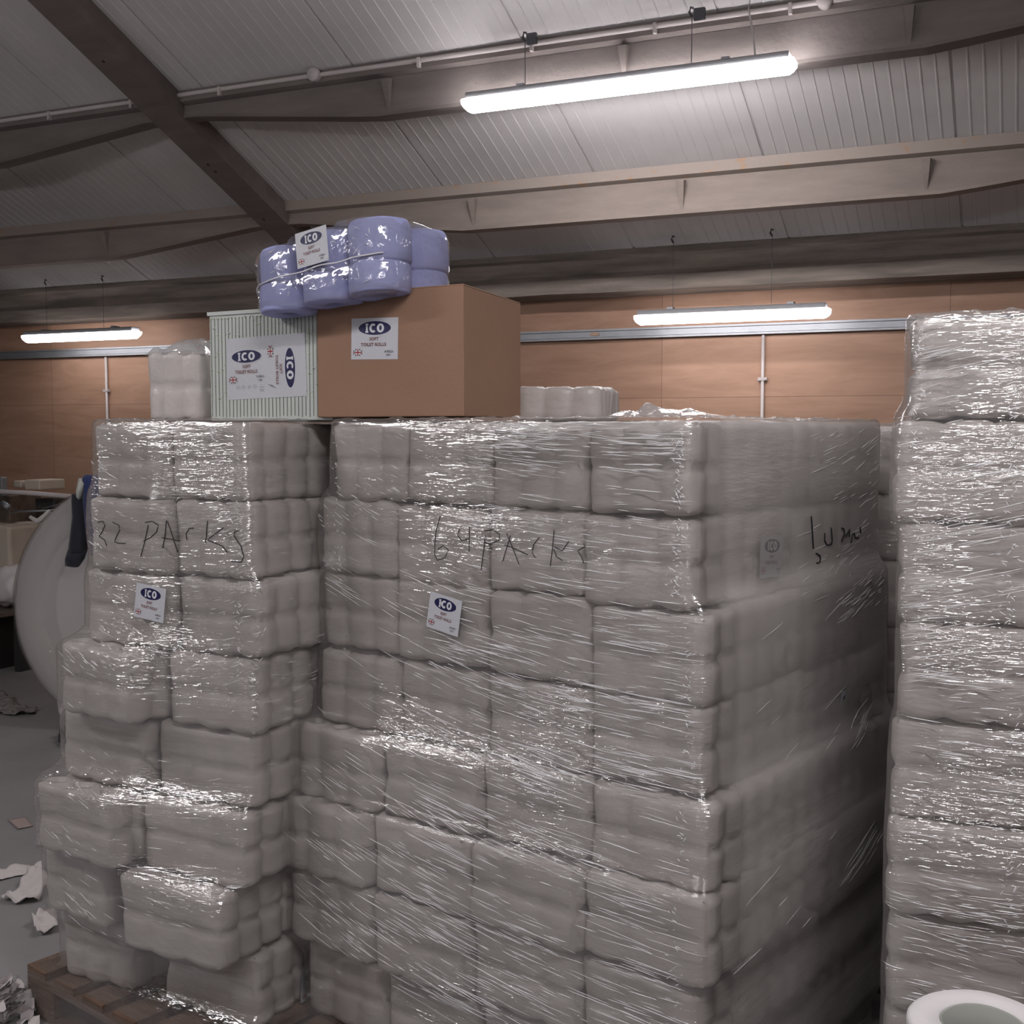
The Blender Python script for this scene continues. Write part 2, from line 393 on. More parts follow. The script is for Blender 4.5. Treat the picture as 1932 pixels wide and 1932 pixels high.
# ------------------------------------------------------------------ lettering
_txt = {}
def text_mesh(s, height, off=0, align='CENTER'):
    cu = bpy.data.curves.new('lettering', 'FONT'); cu.body = s; cu.size = 1; cu.offset = off; cu.align_x = align; cu.resolution_u = 3; cu.fill_mode = 'FRONT'
    o = bpy.data.objects.new('lettering', cu); C.objects.link(o); bpy.context.view_layer.update()
    dg = bpy.context.evaluated_depsgraph_get(); me = bpy.data.meshes.new_from_object(o.evaluated_get(dg))
    vs = [v.co.copy() for v in me.vertices]; fs = [tuple(p.vertices) for p in me.polygons]
    bpy.data.objects.remove(o); bpy.data.curves.remove(cu)
    ys = [v.y for v in vs]; xs = [v.x for v in vs]; cy = (min(ys)+max(ys))/2; cx = (min(xs)+max(xs))/2; s_ = height/(max(ys)-min(ys))
    return [Vector(((v.x-cx)*s_, (v.y-cy)*s_, 0)) for v in vs], fs, (max(xs)-min(xs))*s_
def put_text(mb, s, cx, cy, h, wd=None, z=.0008, off=0, rot=0, mi=0):
    vs, fs, w0 = text_mesh(s, h, off); sx = (wd/w0) if wd else 1
    c, sn = math.cos(rot), math.sin(rot)
    mb.add([(cx+(v.x*sx)*c-v.y*sn, cy+v.x*sx*sn+v.y*c, z) for v in vs], fs, mi)
def ellipse(mb, cx, cy, a, b, z, mi, n=40):
    mb.add([(cx+a*math.cos(2*PI*i/n), cy+b*math.sin(2*PI*i/n), z) for i in range(n)], [tuple(range(n))], mi)
def ico(mb, cx, cy, a, b, rot=0, hs=1.0):
    """navy oval with a pale rim and fat rounded letters"""
    c, sn = math.cos(rot), math.sin(rot)
    P = lambda x, y, z: (cx+x*c-y*sn, cy+x*sn+y*c, z)
    n = 44
    for (aa, bb, z, mi) in ((a*1.035, b*1.08, .0006, 1), (a, b, .0009, 0)):
        mb.add([P(aa*math.cos(2*PI*i/n), bb*math.sin(2*PI*i/n), z) for i in range(n)], [tuple(range(n))], mi)
    H = b*.66; z = .0012
    ix = -a*.48
    I = [(-.30,-1),(.30,-1),(.34,-.72),(.20,-.62),(.18,.62),(.34,.72),(.30,1),(-.30,1),(-.34,.72),(-.20,.62),(-.20,-.62),(-.34,-.72)]
    mb.add([P(ix+x*a*.44*.33*2, y*H, z) for x, y in I], [tuple(range(len(I)))], 1)
    def arc(x0, a0, a1, wx, t):
        m = 22; vs = []; fs = []
        for i in range(m+1):
            th = a0+(a1-a0)*i/m
            vs.append(P(x0+math.cos(th)*wx, math.sin(th)*H, z)); vs.append(P(x0+math.cos(th)*wx*t, math.sin(th)*H*.52, z))
        for i in range(m): fs.append((2*i, 2*i+1, 2*i+3, 2*i+2))
        mb.add(vs, fs, 1)
    arc(-a*.10, R_(48), R_(312), a*.225, .40)
    arc(a*.36, 0, 2*PI, a*.225, .34)
def flag(mb, cx, cy, w_, h_, rot=0):
    c, sn = math.cos(rot), math.sin(rot)
    P = lambda x, y, z: (cx+(x*w_)*c-(y*h_)*sn, cy+x*w_*sn+y*h_*c, z)
    mb.add([P(-.52,-.52,.0006), P(.52,-.52,.0006), P(.52,.52,.0006), P(-.52,.52,.0006)], [(0,1,2,3)], 0)
    for sx in (-1, 1):
        for sy in (-1, 1):
            for tri in ([(.14,.5),(.36,.5),(.14,.24)], [(.5,.16),(.5,.36),(.22,.16)]):
                vs = [P(sx*x, sy*y, .0009) for x, y in tri]
                mb.add(vs, [(0,1,2)], 1)
    for q in ([(-.5,-.08),(.5,-.08),(.5,.08),(-.5,.08)], [(-.055,-.5),(.055,-.5),(.055,.5),(-.055,.5)]):
        mb.add([P(x, y, .0011) for x, y in q], [(0,1,2,3)], 2)
_st = {}
def sticker(parent, Mx, w_, big=False, curl=0, ys=1.0):
    """Mx: sticker frame (x right, y up, z out) in the parent's space"""
    key = (big,)
    root_name = 'label_sticker'
    S = w_
    hh = .425 if not big else .392
    g = MB(); nx, ny = 8, 6
    vs = [((-.5+i/nx), (-hh+2*hh*j/ny), .006*curl*math.sin(i*1.3+j*.8)+.0*(i+j)) for j in range(ny+1) for i in range(nx+1)]
    g.add(vs, [(j*(nx+1)+i, j*(nx+1)+i+1, (j+1)*(nx+1)+i+1, (j+1)*(nx+1)+i) for j in range(ny) for i in range(nx)])
    vb = [(x, y, z-.006) for x, y, z in vs]
    g.add(vb, [((j+1)*(nx+1)+i, (j+1)*(nx+1)+i+1, j*(nx+1)+i+1, j*(nx+1)+i) for j in range(ny) for i in range(nx)])
    root = g.build(root_name, M['paper'], parent, True)
    root.matrix_local = Mx @ Matrix.Diagonal((S, S*ys, S, 1))
    lo, te, fl = MB(), MB(), MB()
    if not big:
        ico(lo, .004, .217, .346, .142)
        put_text(te, 'SOFT', -.004, -.004, .066, .195, .003, .012)
        put_text(te, 'TOILET ROLLS', -.016, -.118, .068, .54, .003, .012)
        put_text(te, '36 ROLLS', .311, -.262, .045, .18, .003, .012, mi=1)
        put_text(te, '2 PLY', .306, -.335, .045, .10, .003, .012, mi=1)
        flag(fl, -.354, -.28, .197, .142)
    else:
        k = 1/1190.; X = lambda p: (p-965)*k; Y = lambda p: (610-p)*k
        ico(lo, X(680), Y(430), 225*k, 95*k); lo2 = MB(); ico(lo2, X(1328), Y(645), 295*k, 75*k, -PI/2)
        lo2.build('logo', [M['navy'], M['white']], root)
        put_text(te, 'SOFT', X(680), Y(580), 48*k, 120*k, .003, .012)
        put_text(te, 'TOILET ROLLS', X(672), Y(660), 50*k, 345*k, .003, .012)
        put_text(te, 'SOFT', X(1200), Y(652), 36*k, 150*k, .003, .01, -PI/2)
        put_text(te, 'TOILET ROLLS', X(1142), Y(658), 36*k, 440*k, .003, .01, -PI/2)
        put_text(te, '36 ROLLS', X(888), Y(742), 32*k, 115*k, .003, .012, mi=1); put_text(te, '2 PLY', X(888), Y(798), 30*k, 62*k, .003, .012, mi=1)
        flag(fl, X(463), Y(775), 125*k, 100*k); flag(fl, X(1047), Y(382), 168*k, 82*k, -PI/2)
        ic = MB()
        for q, px in enumerate((535, 615, 705, 790)):
            for rr, mi, z in ((32, 0, .0006), (28, 1, .0009)): ellipse(ic, X(px), Y(895), rr*k, rr*k, z, mi, 20 if q != 2 else 4)
            ic.add([(X(px-14), Y(900), .0012), (X(px+4), Y(908), .0012), (X(px+14), Y(885), .0012), (X(px-2), Y(888), .0012)], [(0,1,2,3)], 0)
        for yy in (870, 905, 940, 965): ic.add([(X(865 if yy > 900 else 883), Y(yy+4), .001), (X(935 if yy > 900 else 900), Y(yy+4), .001), (X(935 if yy > 900 else 900), Y(yy-4), .001), (X(865 if yy > 900 else 883), Y(yy-4), .001)], [(0,1,2,3)], 0)
        ic.add([(X(990), Y(868), .002), (X(1060), Y(885), .002), (X(1130), Y(945), .002), (X(1040), Y(905), .002)], [(0,1,2,3)], 0)
        ic.build('symbols', [M['grey'], M['paper']], root)
    zz = .0018 + .006*curl
    for mb_, nm, ms in ((lo, 'logo', [M['navy'], M['white']]), (te, 'lettering', [M['red'], M['blk']]), (fl, 'flag', [M['white'], M['blk'], M['flagred']])):
        # lift with the sheet's gentle curl
        for v in mb_.v:
            u_ = (v.x+.5)*nx; vv = (v.y+hh)/(2*hh)*ny
            v.z = v.z*2 + .002 + .006*curl*math.sin(u_*1.3+vv*.8)
        mb_.build(nm, ms, root)
    return root

# ------------------------------------------------------------------ packs of rolls
PW, PD, PH = .27, .54, .2
def pack_mesh(name, seed, nx=3, ny=6, nz=2, w_=PW, d_=PD, h_=PH, per=9, kz=8, mats=None, A=.017):
    I, J, K = nx*per, ny*per, nz*kz
    idx = {}; vs = []; fs = []; mi = []
    def inset(p):
        x, y, z = p
        # rounding of the four upright edges, then of the top and bottom rims
        R = .034; hx, hy, hz = w_/2, d_/2, h_/2
        qx = max(-hx+R, min(hx-R, x)); qy = max(-hy+R, min(hy-R, y)); dx, dy = x-qx, y-qy; l = math.hypot(dx, dy)
        if l > R: x, y = qx+dx/l*R, qy+dy/l*R
        r = .013
        ex = hx-abs(x); ey = hy-abs(y); e = min(ex, ey); ez = hz-abs(z)
        return x, y, z, e, ez
    cw, cd_ = w_/nx, d_/ny
    def pos(i, j, k):
        x0, y0, z0 = (i/I-.5)*w_, (j/J-.5)*d_, (k/K-.5)*h_
        x, y, z, e, ez = inset((x0, y0, z0))
        # scallops between neighbouring rolls on the sides
        ty = ((y0/d_+.5)*ny) % 1.0; tx = ((x0/w_+.5)*nx) % 1.0
        gy = 1-math.sqrt(max(0, 1-(2*ty-1)**2)); gx = 1-math.sqrt(max(0, 1-(2*tx-1)**2))
        gy = min(gy, .6); gx = min(gx, .6)
        sx = max(0, 1-(w_/2-abs(x0))/.035); sy = max(0, 1-(d_/2-abs(y0))/.035)
        if abs(y0) > d_/2-.012: sx *= .25
        if abs(x0) > w_/2-.012: sy *= .25
        x -= math.copysign(A*gy*sx, x0); y -= math.copysign(A*gx*sy, y0)
        side = max(sx, sy)
        # waist between the tiers, rounding at the rims
        tz = ((z0/h_+.5)*nz) % 1.0
        waist = 0
        if nz > 1 and 0 < k < K: waist = .011*math.exp(-(min(abs(tz), abs(1-tz))/.10)**2) if abs(z0) < h_/2*.7 else 0
        rim = max(0, abs(z0)-(h_/2-.014))/.014
        ins = waist + .0075*rim*rim
        f = Vector((x, y, 0)); 
        x -= math.copysign(min(abs(x), ins*sx), x); y -= math.copysign(min(abs(y), ins*sy), y)
        # roll ends on top and bottom
        m_ = 0
        if k in (0, K):
            cx = (math.floor(min(nx-1, (x0/w_+.5)*nx))+.5)*cw-w_/2; cy = (math.floor(min(ny-1, (y0/d_+.5)*ny))+.5)*cd_-d_/2
            rr = math.hypot(x0-cx, y0-cy)/(cw/2)
            t = min(1, max(0, (rr-.72)/.5)); drop = .008*t*t*(3-2*t)
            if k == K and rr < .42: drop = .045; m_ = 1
            z -= math.copysign(drop, z0)
        nn = noise.noise_vector(Vector((x*6+seed*11, y*6, z*7)))*.006 + noise.noise_vector(Vector((x*22+seed*5, y*22, z*16)))*.0026
        return Vector((x, y, z))+nn, m_
    hole = {}
    def V(i, j, k):
        key = (i, j, k)
        if key not in idx:
            p, m_ = pos(i, j, k); idx[key] = len(vs); vs.append(p); hole[len(vs)-1] = m_
        return idx[key]
    def quad(a, b, c, d):
        q = (V(*a), V(*b), V(*c), V(*d)); fs.append(q); mi.append(1 if all(hole[t] for t in q) else 0)
    for i in range(I):
        for j in range(J):
            quad((i,j,K), (i+1,j,K), (i+1,j+1,K), (i,j+1,K)); quad((i,j,0), (i,j+1,0), (i+1,j+1,0), (i+1,j,0))
        for k in range(K):
            quad((i,0,k), (i+1,0,k), (i+1,0,k+1), (i,0,k+1)); quad((i,J,k), (i,J,k+1), (i+1,J,k+1), (i+1,J,k))
    for j in range(J):
        for k in range(K):
            quad((0,j,k), (0,j,k+1), (0,j+1,k+1), (0,j+1,k)); quad((I,j,k), (I,j+1,k), (I,j+1,k+1), (I,j,k+1))
    me = bpy.data.meshes.new(name); me.from_pydata([tuple(v) for v in vs], [], fs)
    me.materials.append(M['pack']); me.materials.append(M['core'])
    me.polygons.foreach_set('material_index', mi); me.polygons.foreach_set('use_smooth', [True]*len(fs)); me.update()
    return me
PM = [pack_mesh('toilet_roll_pack', s) for s in range(5)]
ORD = ['topmost layer', 'second layer down', 'third layer down', 'fourth layer down', 'fifth layer down', 'sixth layer down', 'seventh layer down', 'eighth layer down', 'lowest layer']
PALT = .144
class Stack:
    def __init__(s, corner, ang, name):
        s.c = Vector((corner[0], corner[1])); a = R_(ang); s.ang = a
        s.t = Vector((-math.cos(a), -math.sin(a)))      # along the front, away from the corner
        s.n = Vector((-math.sin(a), math.cos(a)))       # to the back
        s.foot = []                                     # (z0, z1, points)
        s.name = name; s.packs = {}
    def P(s, u, v): return s.c + s.t*u + s.n*v
    def pack(s, key, u0, u1, v0, v1, z0, z1, label, group, rot=0, dz=0):
        o = bpy.data.objects.new('toilet_roll_pack', random.choice(PM)); C.objects.link(o)
        c = s.P((u0+u1)/2, (v0+v1)/2); o.location = (c.x, c.y, (z0+z1)/2+dz)
        o.rotation_euler = (random.uniform(-.006, .006), random.uniform(-.006, .006), s.ang+R_(rot)+(PI if random.random() < .5 else 0))
        o.scale = ((u1-u0)/PW*1.02, (v1-v0)/PD, (z1-z0)/PH*1.0)
        tag(o, label, 'toilet roll pack', group); s.packs[key] = o
        R = .036; hu, hv = (u1-u0)/2*1.02+.003, (v1-v0)/2+.003; pts = []
        ca, sa = math.cos(s.ang+R_(rot)), math.sin(s.ang+R_(rot))
        for sx, sy in ((1,1),(-1,1),(-1,-1),(1,-1)):
            for q in range(6):
                th = math.atan2(sy, sx)-PI/4+PI/2*q/5
                x = sx*(hu-R)+R*math.cos(th); y = sy*(hv-R)+R*math.sin(th)
                pts.append(Vector((c.x+x*ca-y*sa, c.y+x*sa+y*ca)))
        s.foot.append((z0, z1, pts))
        return o

def pallet(st, u0, u1, v0, v1, ang, label, origin=None, name='wooden_pallet'):
    c = Vector(origin) if origin else st.P(u0, v0)
    L_, D_ = (u1-u0), (v1-v0)
    rt = empty(name, (c.x, c.y, 0), R_(ang)); tag(rt, label, 'pallet')
    b = .1
    for i, yy in enumerate((0, D_/2-b/2, D_-b)):
        for j, xx in enumerate((0, L_/2-.0725, L_-.145)):
            MB().box((-xx-.145, yy, .022), (-xx, yy+b, .10)).build('block', M['wood'], rt)
        MB().box((-L_, yy, 0), (0, yy+b, .022)).build('base_board', M['wood'], rt)
        MB().box((-L_, yy, .10), (0, yy+b, .122)).build('stringer_board', M['wood'], rt)
    nb = 7
    for i in range(nb):
        xx = (L_-.1)*i/(nb-1)
        MB().box((-xx-.1, 0, .122), (-xx, D_, .144)).build('deck_board', M['wood'], rt)
    a = R_(ang); cs = []
    for xx, yy in ((0,0), (-L_,0), (-L_,D_), (0,D_)): cs.append(Vector((c.x+xx*math.cos(a)-yy*math.sin(a), c.y+xx*math.sin(a)+yy*math.cos(a))))
    st.foot.append((0, .13, cs))
    return rt

def film(st, ztop, label, hazef, pad=.009, z0=.0, nphi=420, dz=.0185, fold=.10, wob=.004):
    allp = [p for f in st.foot for p in f[2]]
    ctr = sum(allp, Vector((0, 0)))/len(allp)
    nz = int((ztop-z0)/dz)+1; Rg = []
    for k in range(nz):
        z = z0+(ztop-z0)*k/(nz-1)
        pts = [p for (a, b, ps) in st.foot if a-.02 < z < b+.02 for p in ps]
        hull = [pts[i] for i in convex_hull_2d(pts)]
        row = []
        for j in range(nphi):
            th = 2*PI*j/nphi; d = Vector((math.cos(th), math.sin(th))); best = 0
            for i in range(len(hull)):
                a = hull[i]-ctr; b = hull[(i+1) % len(hull)]-ctr; e = b-a
                den = d.x*e.y-d.y*e.x
                if abs(den) < 1e-9: continue
                t = (a.x*e.y-a.y*e.x)/den; q = (a.x*d.y-a.y*d.x)/den
                if t > 0 and -1e-6 <= q <= 1+1e-6 and t > best: best = t
            row.append(best)
        Rg.append(row)
    for it in range(1):
        Rg = [[(Rg[max(0,k-1)][j]+2*Rg[k][j]+Rg[min(nz-1,k+1)][j])/4 for j in range(nphi)] for k in range(nz)]
    vs = []; hz = []
    for k in range(nz):
        z = z0+(ztop-z0)*k/(nz-1)
        for j in range(nphi):
            th = 2*PI*j/nphi; r = Rg[k][j]+pad
            # drawn in a little at the seams between layers; gentle slack
            q = ((z-PALT) % .2)/.2; r -= .0035*math.exp(-(min(q, 1-q)/.12)**2)
            p = Vector((ctr.x+math.cos(th)*r, ctr.y+math.sin(th)*r, z))
            r += wob*noise.noise(Vector((p.x*5, p.y*5, z*9)))+.0015*noise.noise(Vector((p.x*18, p.y*18, z*40+p.x*12)))
            vs.append(Vector((ctr.x+math.cos(th)*r, ctr.y+math.sin(th)*r, z))); hz.append(max(0, hazef(p, th)+.035*noise.noise(Vector((p.x*3, p.y*3, z*7)))+.02*noise.noise(Vector((p.x*9, p.y*9, z*24)))))
    rows = nz
    for k in range(1, 9):      # gathered lip turned in over the top
        f = k/8*fold
        for j in range(nphi):
            th = 2*PI*j/nphi; r = Rg[-1][j]+pad-f
            cr_ = noise.noise(Vector((math.cos(th)*14, math.sin(th)*14, k*.7)))
            z = ztop+.007+.010*max(0, cr_)*math.sin(PI*min(1, k/5))+.004*abs(noise.noise(Vector((math.cos(th)*60, math.sin(th)*60, k*.4))))
            vs.append(Vector((ctr.x+math.cos(th)*r, ctr.y+math.sin(th)*r, z))); hz.append(.04)
        rows += 1
    fs = [(k*nphi+j, k*nphi+(j+1) % nphi, (k+1)*nphi+(j+1) % nphi, (k+1)*nphi+j) for k in range(rows-1) for j in range(nphi)]
    o = mesh_obj('stretch_film', vs, fs, M['film'], None, True)
    at = o.data.attributes.new('haze', 'FLOAT', 'POINT'); at.data.foreach_set('value', hz)
    cr = [max(.07, min(.85, .36+1.3*noise.noise(Vector((v.x*2.2+4, v.y*2.2, v.z*4.5))))) if i < nz*nphi else .9 for i, v in enumerate(vs)]
    at = o.data.attributes.new('crinkle', 'FLOAT', 'POINT'); at.data.foreach_set('value', cr)
    tag(o, label, 'stretch film')
    st.bvh = BVHTree.FromPolygons(vs, fs); st.film = o; st.ctr = ctr
    return o

def on_face(st, u, z, side=False, out=.0006):
    """point on the film in front of face position u (metres from the near corner), height z"""
    if side: p = st.P(-.9, u); d = Vector((st.t.x, st.t.y, 0))
    else: p = st.P(u, -.9); d = Vector((st.n.x, st.n.y, 0))
    h = st.bvh.ray_cast(Vector((p.x, p.y, z)), d)
    if h[0] is None: return None
    nrm = h[1] if h[1].dot(d) < 0 else -h[1]
    return h[0]+nrm*out
CQ = cam.rotation_euler.to_matrix()
def cam_ray(x, y): return (CQ @ Vector((x-966, 966-y, -2200))).normalized()
def on_film(st, x, y, out=.001):
    h = st.bvh.ray_cast(Vector((0, 0, CAMZ)), cam_ray(x, y))
    if h[0] is None: return None, None
    nrm = h[1] if h[1].dot(h[0]-Vector((0,0,CAMZ))) < 0 else -h[1]
    return h[0]+nrm*out, nrm

def creases(st, specs, glints=()):
    """specs: (count, u range, z range, slope range, length range, side, radius)"""
    mb = MB(); cnt = 0
    for (n, ur, zr, sl, ln, side, rad) in specs:
        clusters = [(random.uniform(*ur), random.uniform(*zr)) for _ in range(max(2, n//14))]
        for q in range(n):
            if random.random() < .72:
                cu, cz = random.choice(clusters); u = cu+random.gauss(0, .06); z = cz+random.gauss(0, .022)
            else: u = random.uniform(*ur); z = random.uniform(*zr)
            fu = (u-ur[0])/(ur[1]-ur[0]+1e-6)
            s_ = sl[0]+(sl[1]-sl[0])*min(1, max(0, fu))+random.gauss(0, .035)
            L_ = random.uniform(*ln)*random.uniform(.4, 1); m = max(3, int(L_/.012)); pts = []; ok = True
            w0 = random.uniform(0, 9)
            for i in range(m+1):
                uu = u+L_*(i/m-.5); z_ = z+s_*L_*(i/m-.5)+.0008*noise.noise(Vector((uu*60+w0, z*50, w0)))
                if z_ < .03 or z_ > st.ztop-.002: ok = False; break
                p = on_face(st, uu, z_, side, .0002)
                if p is None: ok = False; break
                pts.append(p)
            if not ok or any((pts[i+1]-pts[i]).length > .05 for i in range(len(pts)-1)): continue
            r = random.uniform(.45, 1.15)*rad*(1.5 if random.random() < .12 else 1)
            mb.tube(pts, r, 4, 0, [r*(.15+.85*math.sin(PI*i/m)**.6) if 0 < i < m else r*.1 for i in range(m+1)], False); cnt += 1
    for (u_, z0_, z1_, sd, n_) in glints:  # short white flecks drawn as glints along stack edges
        for q in range(n_):
            u = u_+random.gauss(0, .007); z = random.uniform(z0_, z1_); a = random.uniform(-1.2, 1.2); L_ = random.uniform(.004, .014)
            pp = [on_face(st, u+L_*math.cos(a)*(i/3-.5), z+L_*math.sin(a)*(i/3-.5), sd, .0004) for i in range(4)]
            if all(pp) and all((pp[i+1]-pp[i]).length < .03 for i in range(3)): mb.tube(pp, .001, 4, 0, [.0003, .0011, .0012, .0003], False)
    o = mb.build('film_crease_glint', M['ridge'], st.film, True); o['kind'] = 'stuff'
    return o

def handwriting(st, strokes, scale, ox, oy, r=.0013, label=None):
    mb = MB()
    for s_ in strokes:
        pts = []
        for i in range(len(s_)-1):
            (x0, y0), (x1, y1) = s_[i], s_[i+1]; m = max(1, int(math.hypot(x1-x0, y1-y0)/12))
            pts += [(x0+(x1-x0)*q/m, y0+(y1-y0)*q/m) for q in range(m)]
        pts.append(s_[-1])
        W_ = [on_film(st, x/scale+ox, y/scale+oy, .0022)[0] for x, y in pts]; W_ = [p for p in W_ if p]
        if len(W_) > 1: mb.tube(W_, r, 5)
    o = mb.build('handwriting', M['marker'], st.film, True)
    return o

def film_sticker(st, x, y, w_, rot, parent, back=.003, curl=0):
    p, nrm = on_film(st, x, y, -back)
    xr = Vector((0,0,1)).cross(nrm).normalized(); up = nrm.cross(xr)
    c, s_ = math.cos(R_(rot)), math.sin(R_(rot))
    a = xr*c+up*s_; b = -xr*s_+up*c
    Mw = Matrix((( a.x, b.x, nrm.x, p.x), (a.y, b.y, nrm.y, p.y), (a.z, b.z, nrm.z, p.z), (0,0,0,1)))
    bpy.context.view_layer.update()
    return sticker(parent, parent.matrix_world.inverted() @ Mw, w_, curl=curl)

GL = 'packs in the narrow film-wrapped stack'; GB = 'packs in the wide film-wrapped stack'; GR = 'packs in the tallest film-wrapped stack'; GG = 'packs in the half-hidden stack'
# ---- narrow stack (thirty-two packs)
SL = Stack((-1.80, 2.414), -6, 'narrow')
rowsL = [((.01,.275,0),(.275,.545,0)), ((.0,.265,0),(.265,.555,0)), ((-.03,.255,0),(.255,.575,-2)), ((-.005,.295,2),(.31,.62,-4)), ((.0,.345,0),(.355,.69,-2)),
         ((.0,.375,0),(.385,.72,-4)), ((.035,.40,1),(.47,.755,-5)), ((.02,.36,0),(.48,.76,3))]
for k, (a, b) in enumerate(rowsL):
    z1 = 1.744-.2*k; z0 = z1-.2
    for col, (u0, u1, rt), cn in ((0, a, 'wide-stack side'), (1, b, 'paper-reel side')):
        w0 = u1-u0; sh = (-.02, -.035, -.03, -.09, -.03, -.10, -.05, 0)[k] if col else (0, 0, .0, -.01, 0, -.035, -.10, .02)[k]
        dv = .52
        SL.pack((k, col, 0), u0, u1, sh, sh+dv, z0, z1, 'white toilet roll pack, narrow stack front, %s, %s' % (cn, ORD[k]), GL, rt)
        SL.pack((k, col, 1), u0+.01, u1-.005, sh+dv+.01, sh+dv+.54, z0, z1, 'white toilet roll pack, narrow stack rear, %s, %s' % (cn, ORD[k]), GL, rt*.3)
pallet(SL, 0, 1.0, 0, 1.15, -15.2, 'old wooden pallet under the narrow film-wrapped stack', origin=(-1.712, 2.227))
SL.ztop = 1.746
def hzL(p, th): return .0
film(SL, SL.ztop, 'clear stretch film around the narrow stack, marked 32 packs', hzL)
# ---- wide stack (sixty-four packs)
SB = Stack((-.625, 2.366), -14, 'wide')
rowsB = [(.02,1.10), (.02,1.15), (-.015,1.16), (-.015,1.155), (-.04,1.20), (-.05,1.225), (-.03,1.21), (-.02,1.17)]
CN = ['corner column', 'second column from corner', 'third column from corner', 'column by narrow stack']
for k, (ua, ub) in enumerate(rowsB):
    z1 = 1.744-.2*k; z0 = z1-.2; wq = (ub-ua)/4
    for c_ in range(4):
        v = random.uniform(-.012, .012) - (.05*(c_/3) if k >= 4 else 0) - (.03 if k in (5, 6) else 0)
        dz = random.uniform(-.006, .004) if k else 0
        SB.pack((k, c_, 0), ua+wq*c_+.002, ua+wq*(c_+1)-.002, v, v+.53, z0, z1, 'white toilet roll pack, wide stack front, %s, %s' % (CN[c_], ORD[k]), GB, random.uniform(-.8, .8), dz)
        if c_ in (0, 3) or k == 0:
            SB.pack((k, c_, 1), ua+wq*c_+.002, ua+wq*(c_+1)-.002, .54, 1.07, z0-.004*(k > 0), z1-.004*(k > 0), 'white toilet roll pack, wide stack rear, %s, %s' % (CN[c_], ORD[k]), GB, random.uniform(-.8, .8), -.008*(k > 0))
pallet(SB, 0, .955, 0, 1.05, -14, 'wooden pallet under the wide film-wrapped stack')
SB.ztop = 1.746
def hzB(p, th):
    rel = Vector((p.x, p.y))-SB.c; v = rel.dot(SB.n); u = rel.dot(SB.t)
    side = max(0, min(1, (v-.03)/.12)) if u < .1 else 0
    for (v0, z0_) in ((.36, 1.43), (.90, .98)):
        if u < .2: side *= min(1, .38+max(0, math.hypot((v-v0)*.6, p.z-z0_)-.03)/.12)
    return .02+.42*side
film(SB, SB.ztop, 'clear stretch film around the wide stack, marked 64 packs', hzB)
# ---- tallest stack at the frame's edge
SR = Stack((.63, 2.445), 1.5, 'tall')
lefts = [1718, 1697, 1708, 1716, 1706, 1698, 1701, 1703, 1703]
for k in range(9):
    z1 = 1.944-.2*k; z0 = z1-.2; ul = .865-(lefts[k]-1705)/950*1.0
    for c_ in range(2):
        u1 = ul-.272*c_; v = random.uniform(-.01, .01)
        cn = ('beside dark gap', 'second column from gap')[c_]
        SR.pack((k, c_, 0), u1-.27, u1, v, v+.53, z0, z1, 'white toilet roll pack, tallest stack front, %s, %s' % (cn, ORD[k]), GR, random.uniform(-1.2, 1.2))
    SR.pack((k, 0, 1), ul-.27, ul, .54, 1.07, z0, z1, 'white toilet roll pack, tallest stack rear, beside dark gap, %s' % ORD[k], GR)
pallet(SR, -.0, .86, 0, 1.07, 1.5, 'wooden pallet under the tallest film-wrapped stack')
SR.ztop = 1.946
film(SR, SR.ztop, 'clear stretch film around the tallest stack beside the dark gap', lambda p, th: .03)
# ---- stack half hidden in the gap
SG = Stack((.25, 3.62), -1, 'hidden')
for k in range(8):
    z1 = 1.734-.2*k; z0 = z1-.2
    for c_ in range(3):
        u0 = .02+.275*c_
        cn = ('behind tallest stack', 'in dark gap', 'behind wide stack')[c_]
        SG.pack((k, c_, 0), u0, u0+.27, 0, .53, z0, z1, 'white toilet roll pack, half-hidden stack, %s, %s' % (cn, ORD[k]), GG, random.uniform(-1, 1))
pallet(SG, 0, .86, 0, .55, -1, 'wooden pallet under the half-hidden rear stack')
SG.ztop = 1.736
film(SG, SG.ztop, 'clear stretch film around the half-hidden rear stack', lambda p, th: .03)

# creases, with the glints on them painted white
creases(SB, [(520, (0, .62), (.95, 1.72), (.02, .12), (.03, .16), False, .0010),
             (520, (.3, 1.12), (.35, 1.45), (.12, .34), (.02, .15), False, .0009),
             (420, (0, .8), (.3, 1.0), (.05, .22), (.03, .2), False, .0010),
             (120, (.5, 1.1), (1.35, 1.74), (.1, .5), (.01, .05), False, .0009),
             (130, (0, .5), (1.68, 1.742), (.0, .06), (.03, .15), False, .0011),
             (150, (.55, 1.02), (1.25, 1.72), (.1, .28), (.03, .14), True, .0012),
             (36, (.1, 1.0), (.5, 1.3), (.15, .35), (.05, .25), True, .0008)],
        [(.045, 1.56, 1.72, False, 60), (.05, 1.37, 1.54, False, 40), (.02, .5, 1.3, False, 70), (1.06, 1.3, 1.7, False, 40)])
creases(SL, [(220, (-.02, .55), (1.1, 1.74), (-.5, .5), (.01, .05), False, .0009),
             (120, (.03, .6), (.5, 1.2), (-.3, .4), (.02, .07), False, .0009),
             (120, (.0, .1), (1.0, 1.7), (-.5, -.1), (.01, .04), False, .0009),
             (60, (.1, .75), (.1, .6), (.0, .3), (.02, .08), False, .0008),
             (50, (.05, .4), (.6, 1.6), (-.2, .4), (.02, .08), True, .0009)],
        [(.02, 1.1, 1.7, False, 70), (.0, 1.0, 1.5, True, 40), (.5, 1.3, 1.72, False, 50), (.1, 1.70, 1.738, False, 30)])
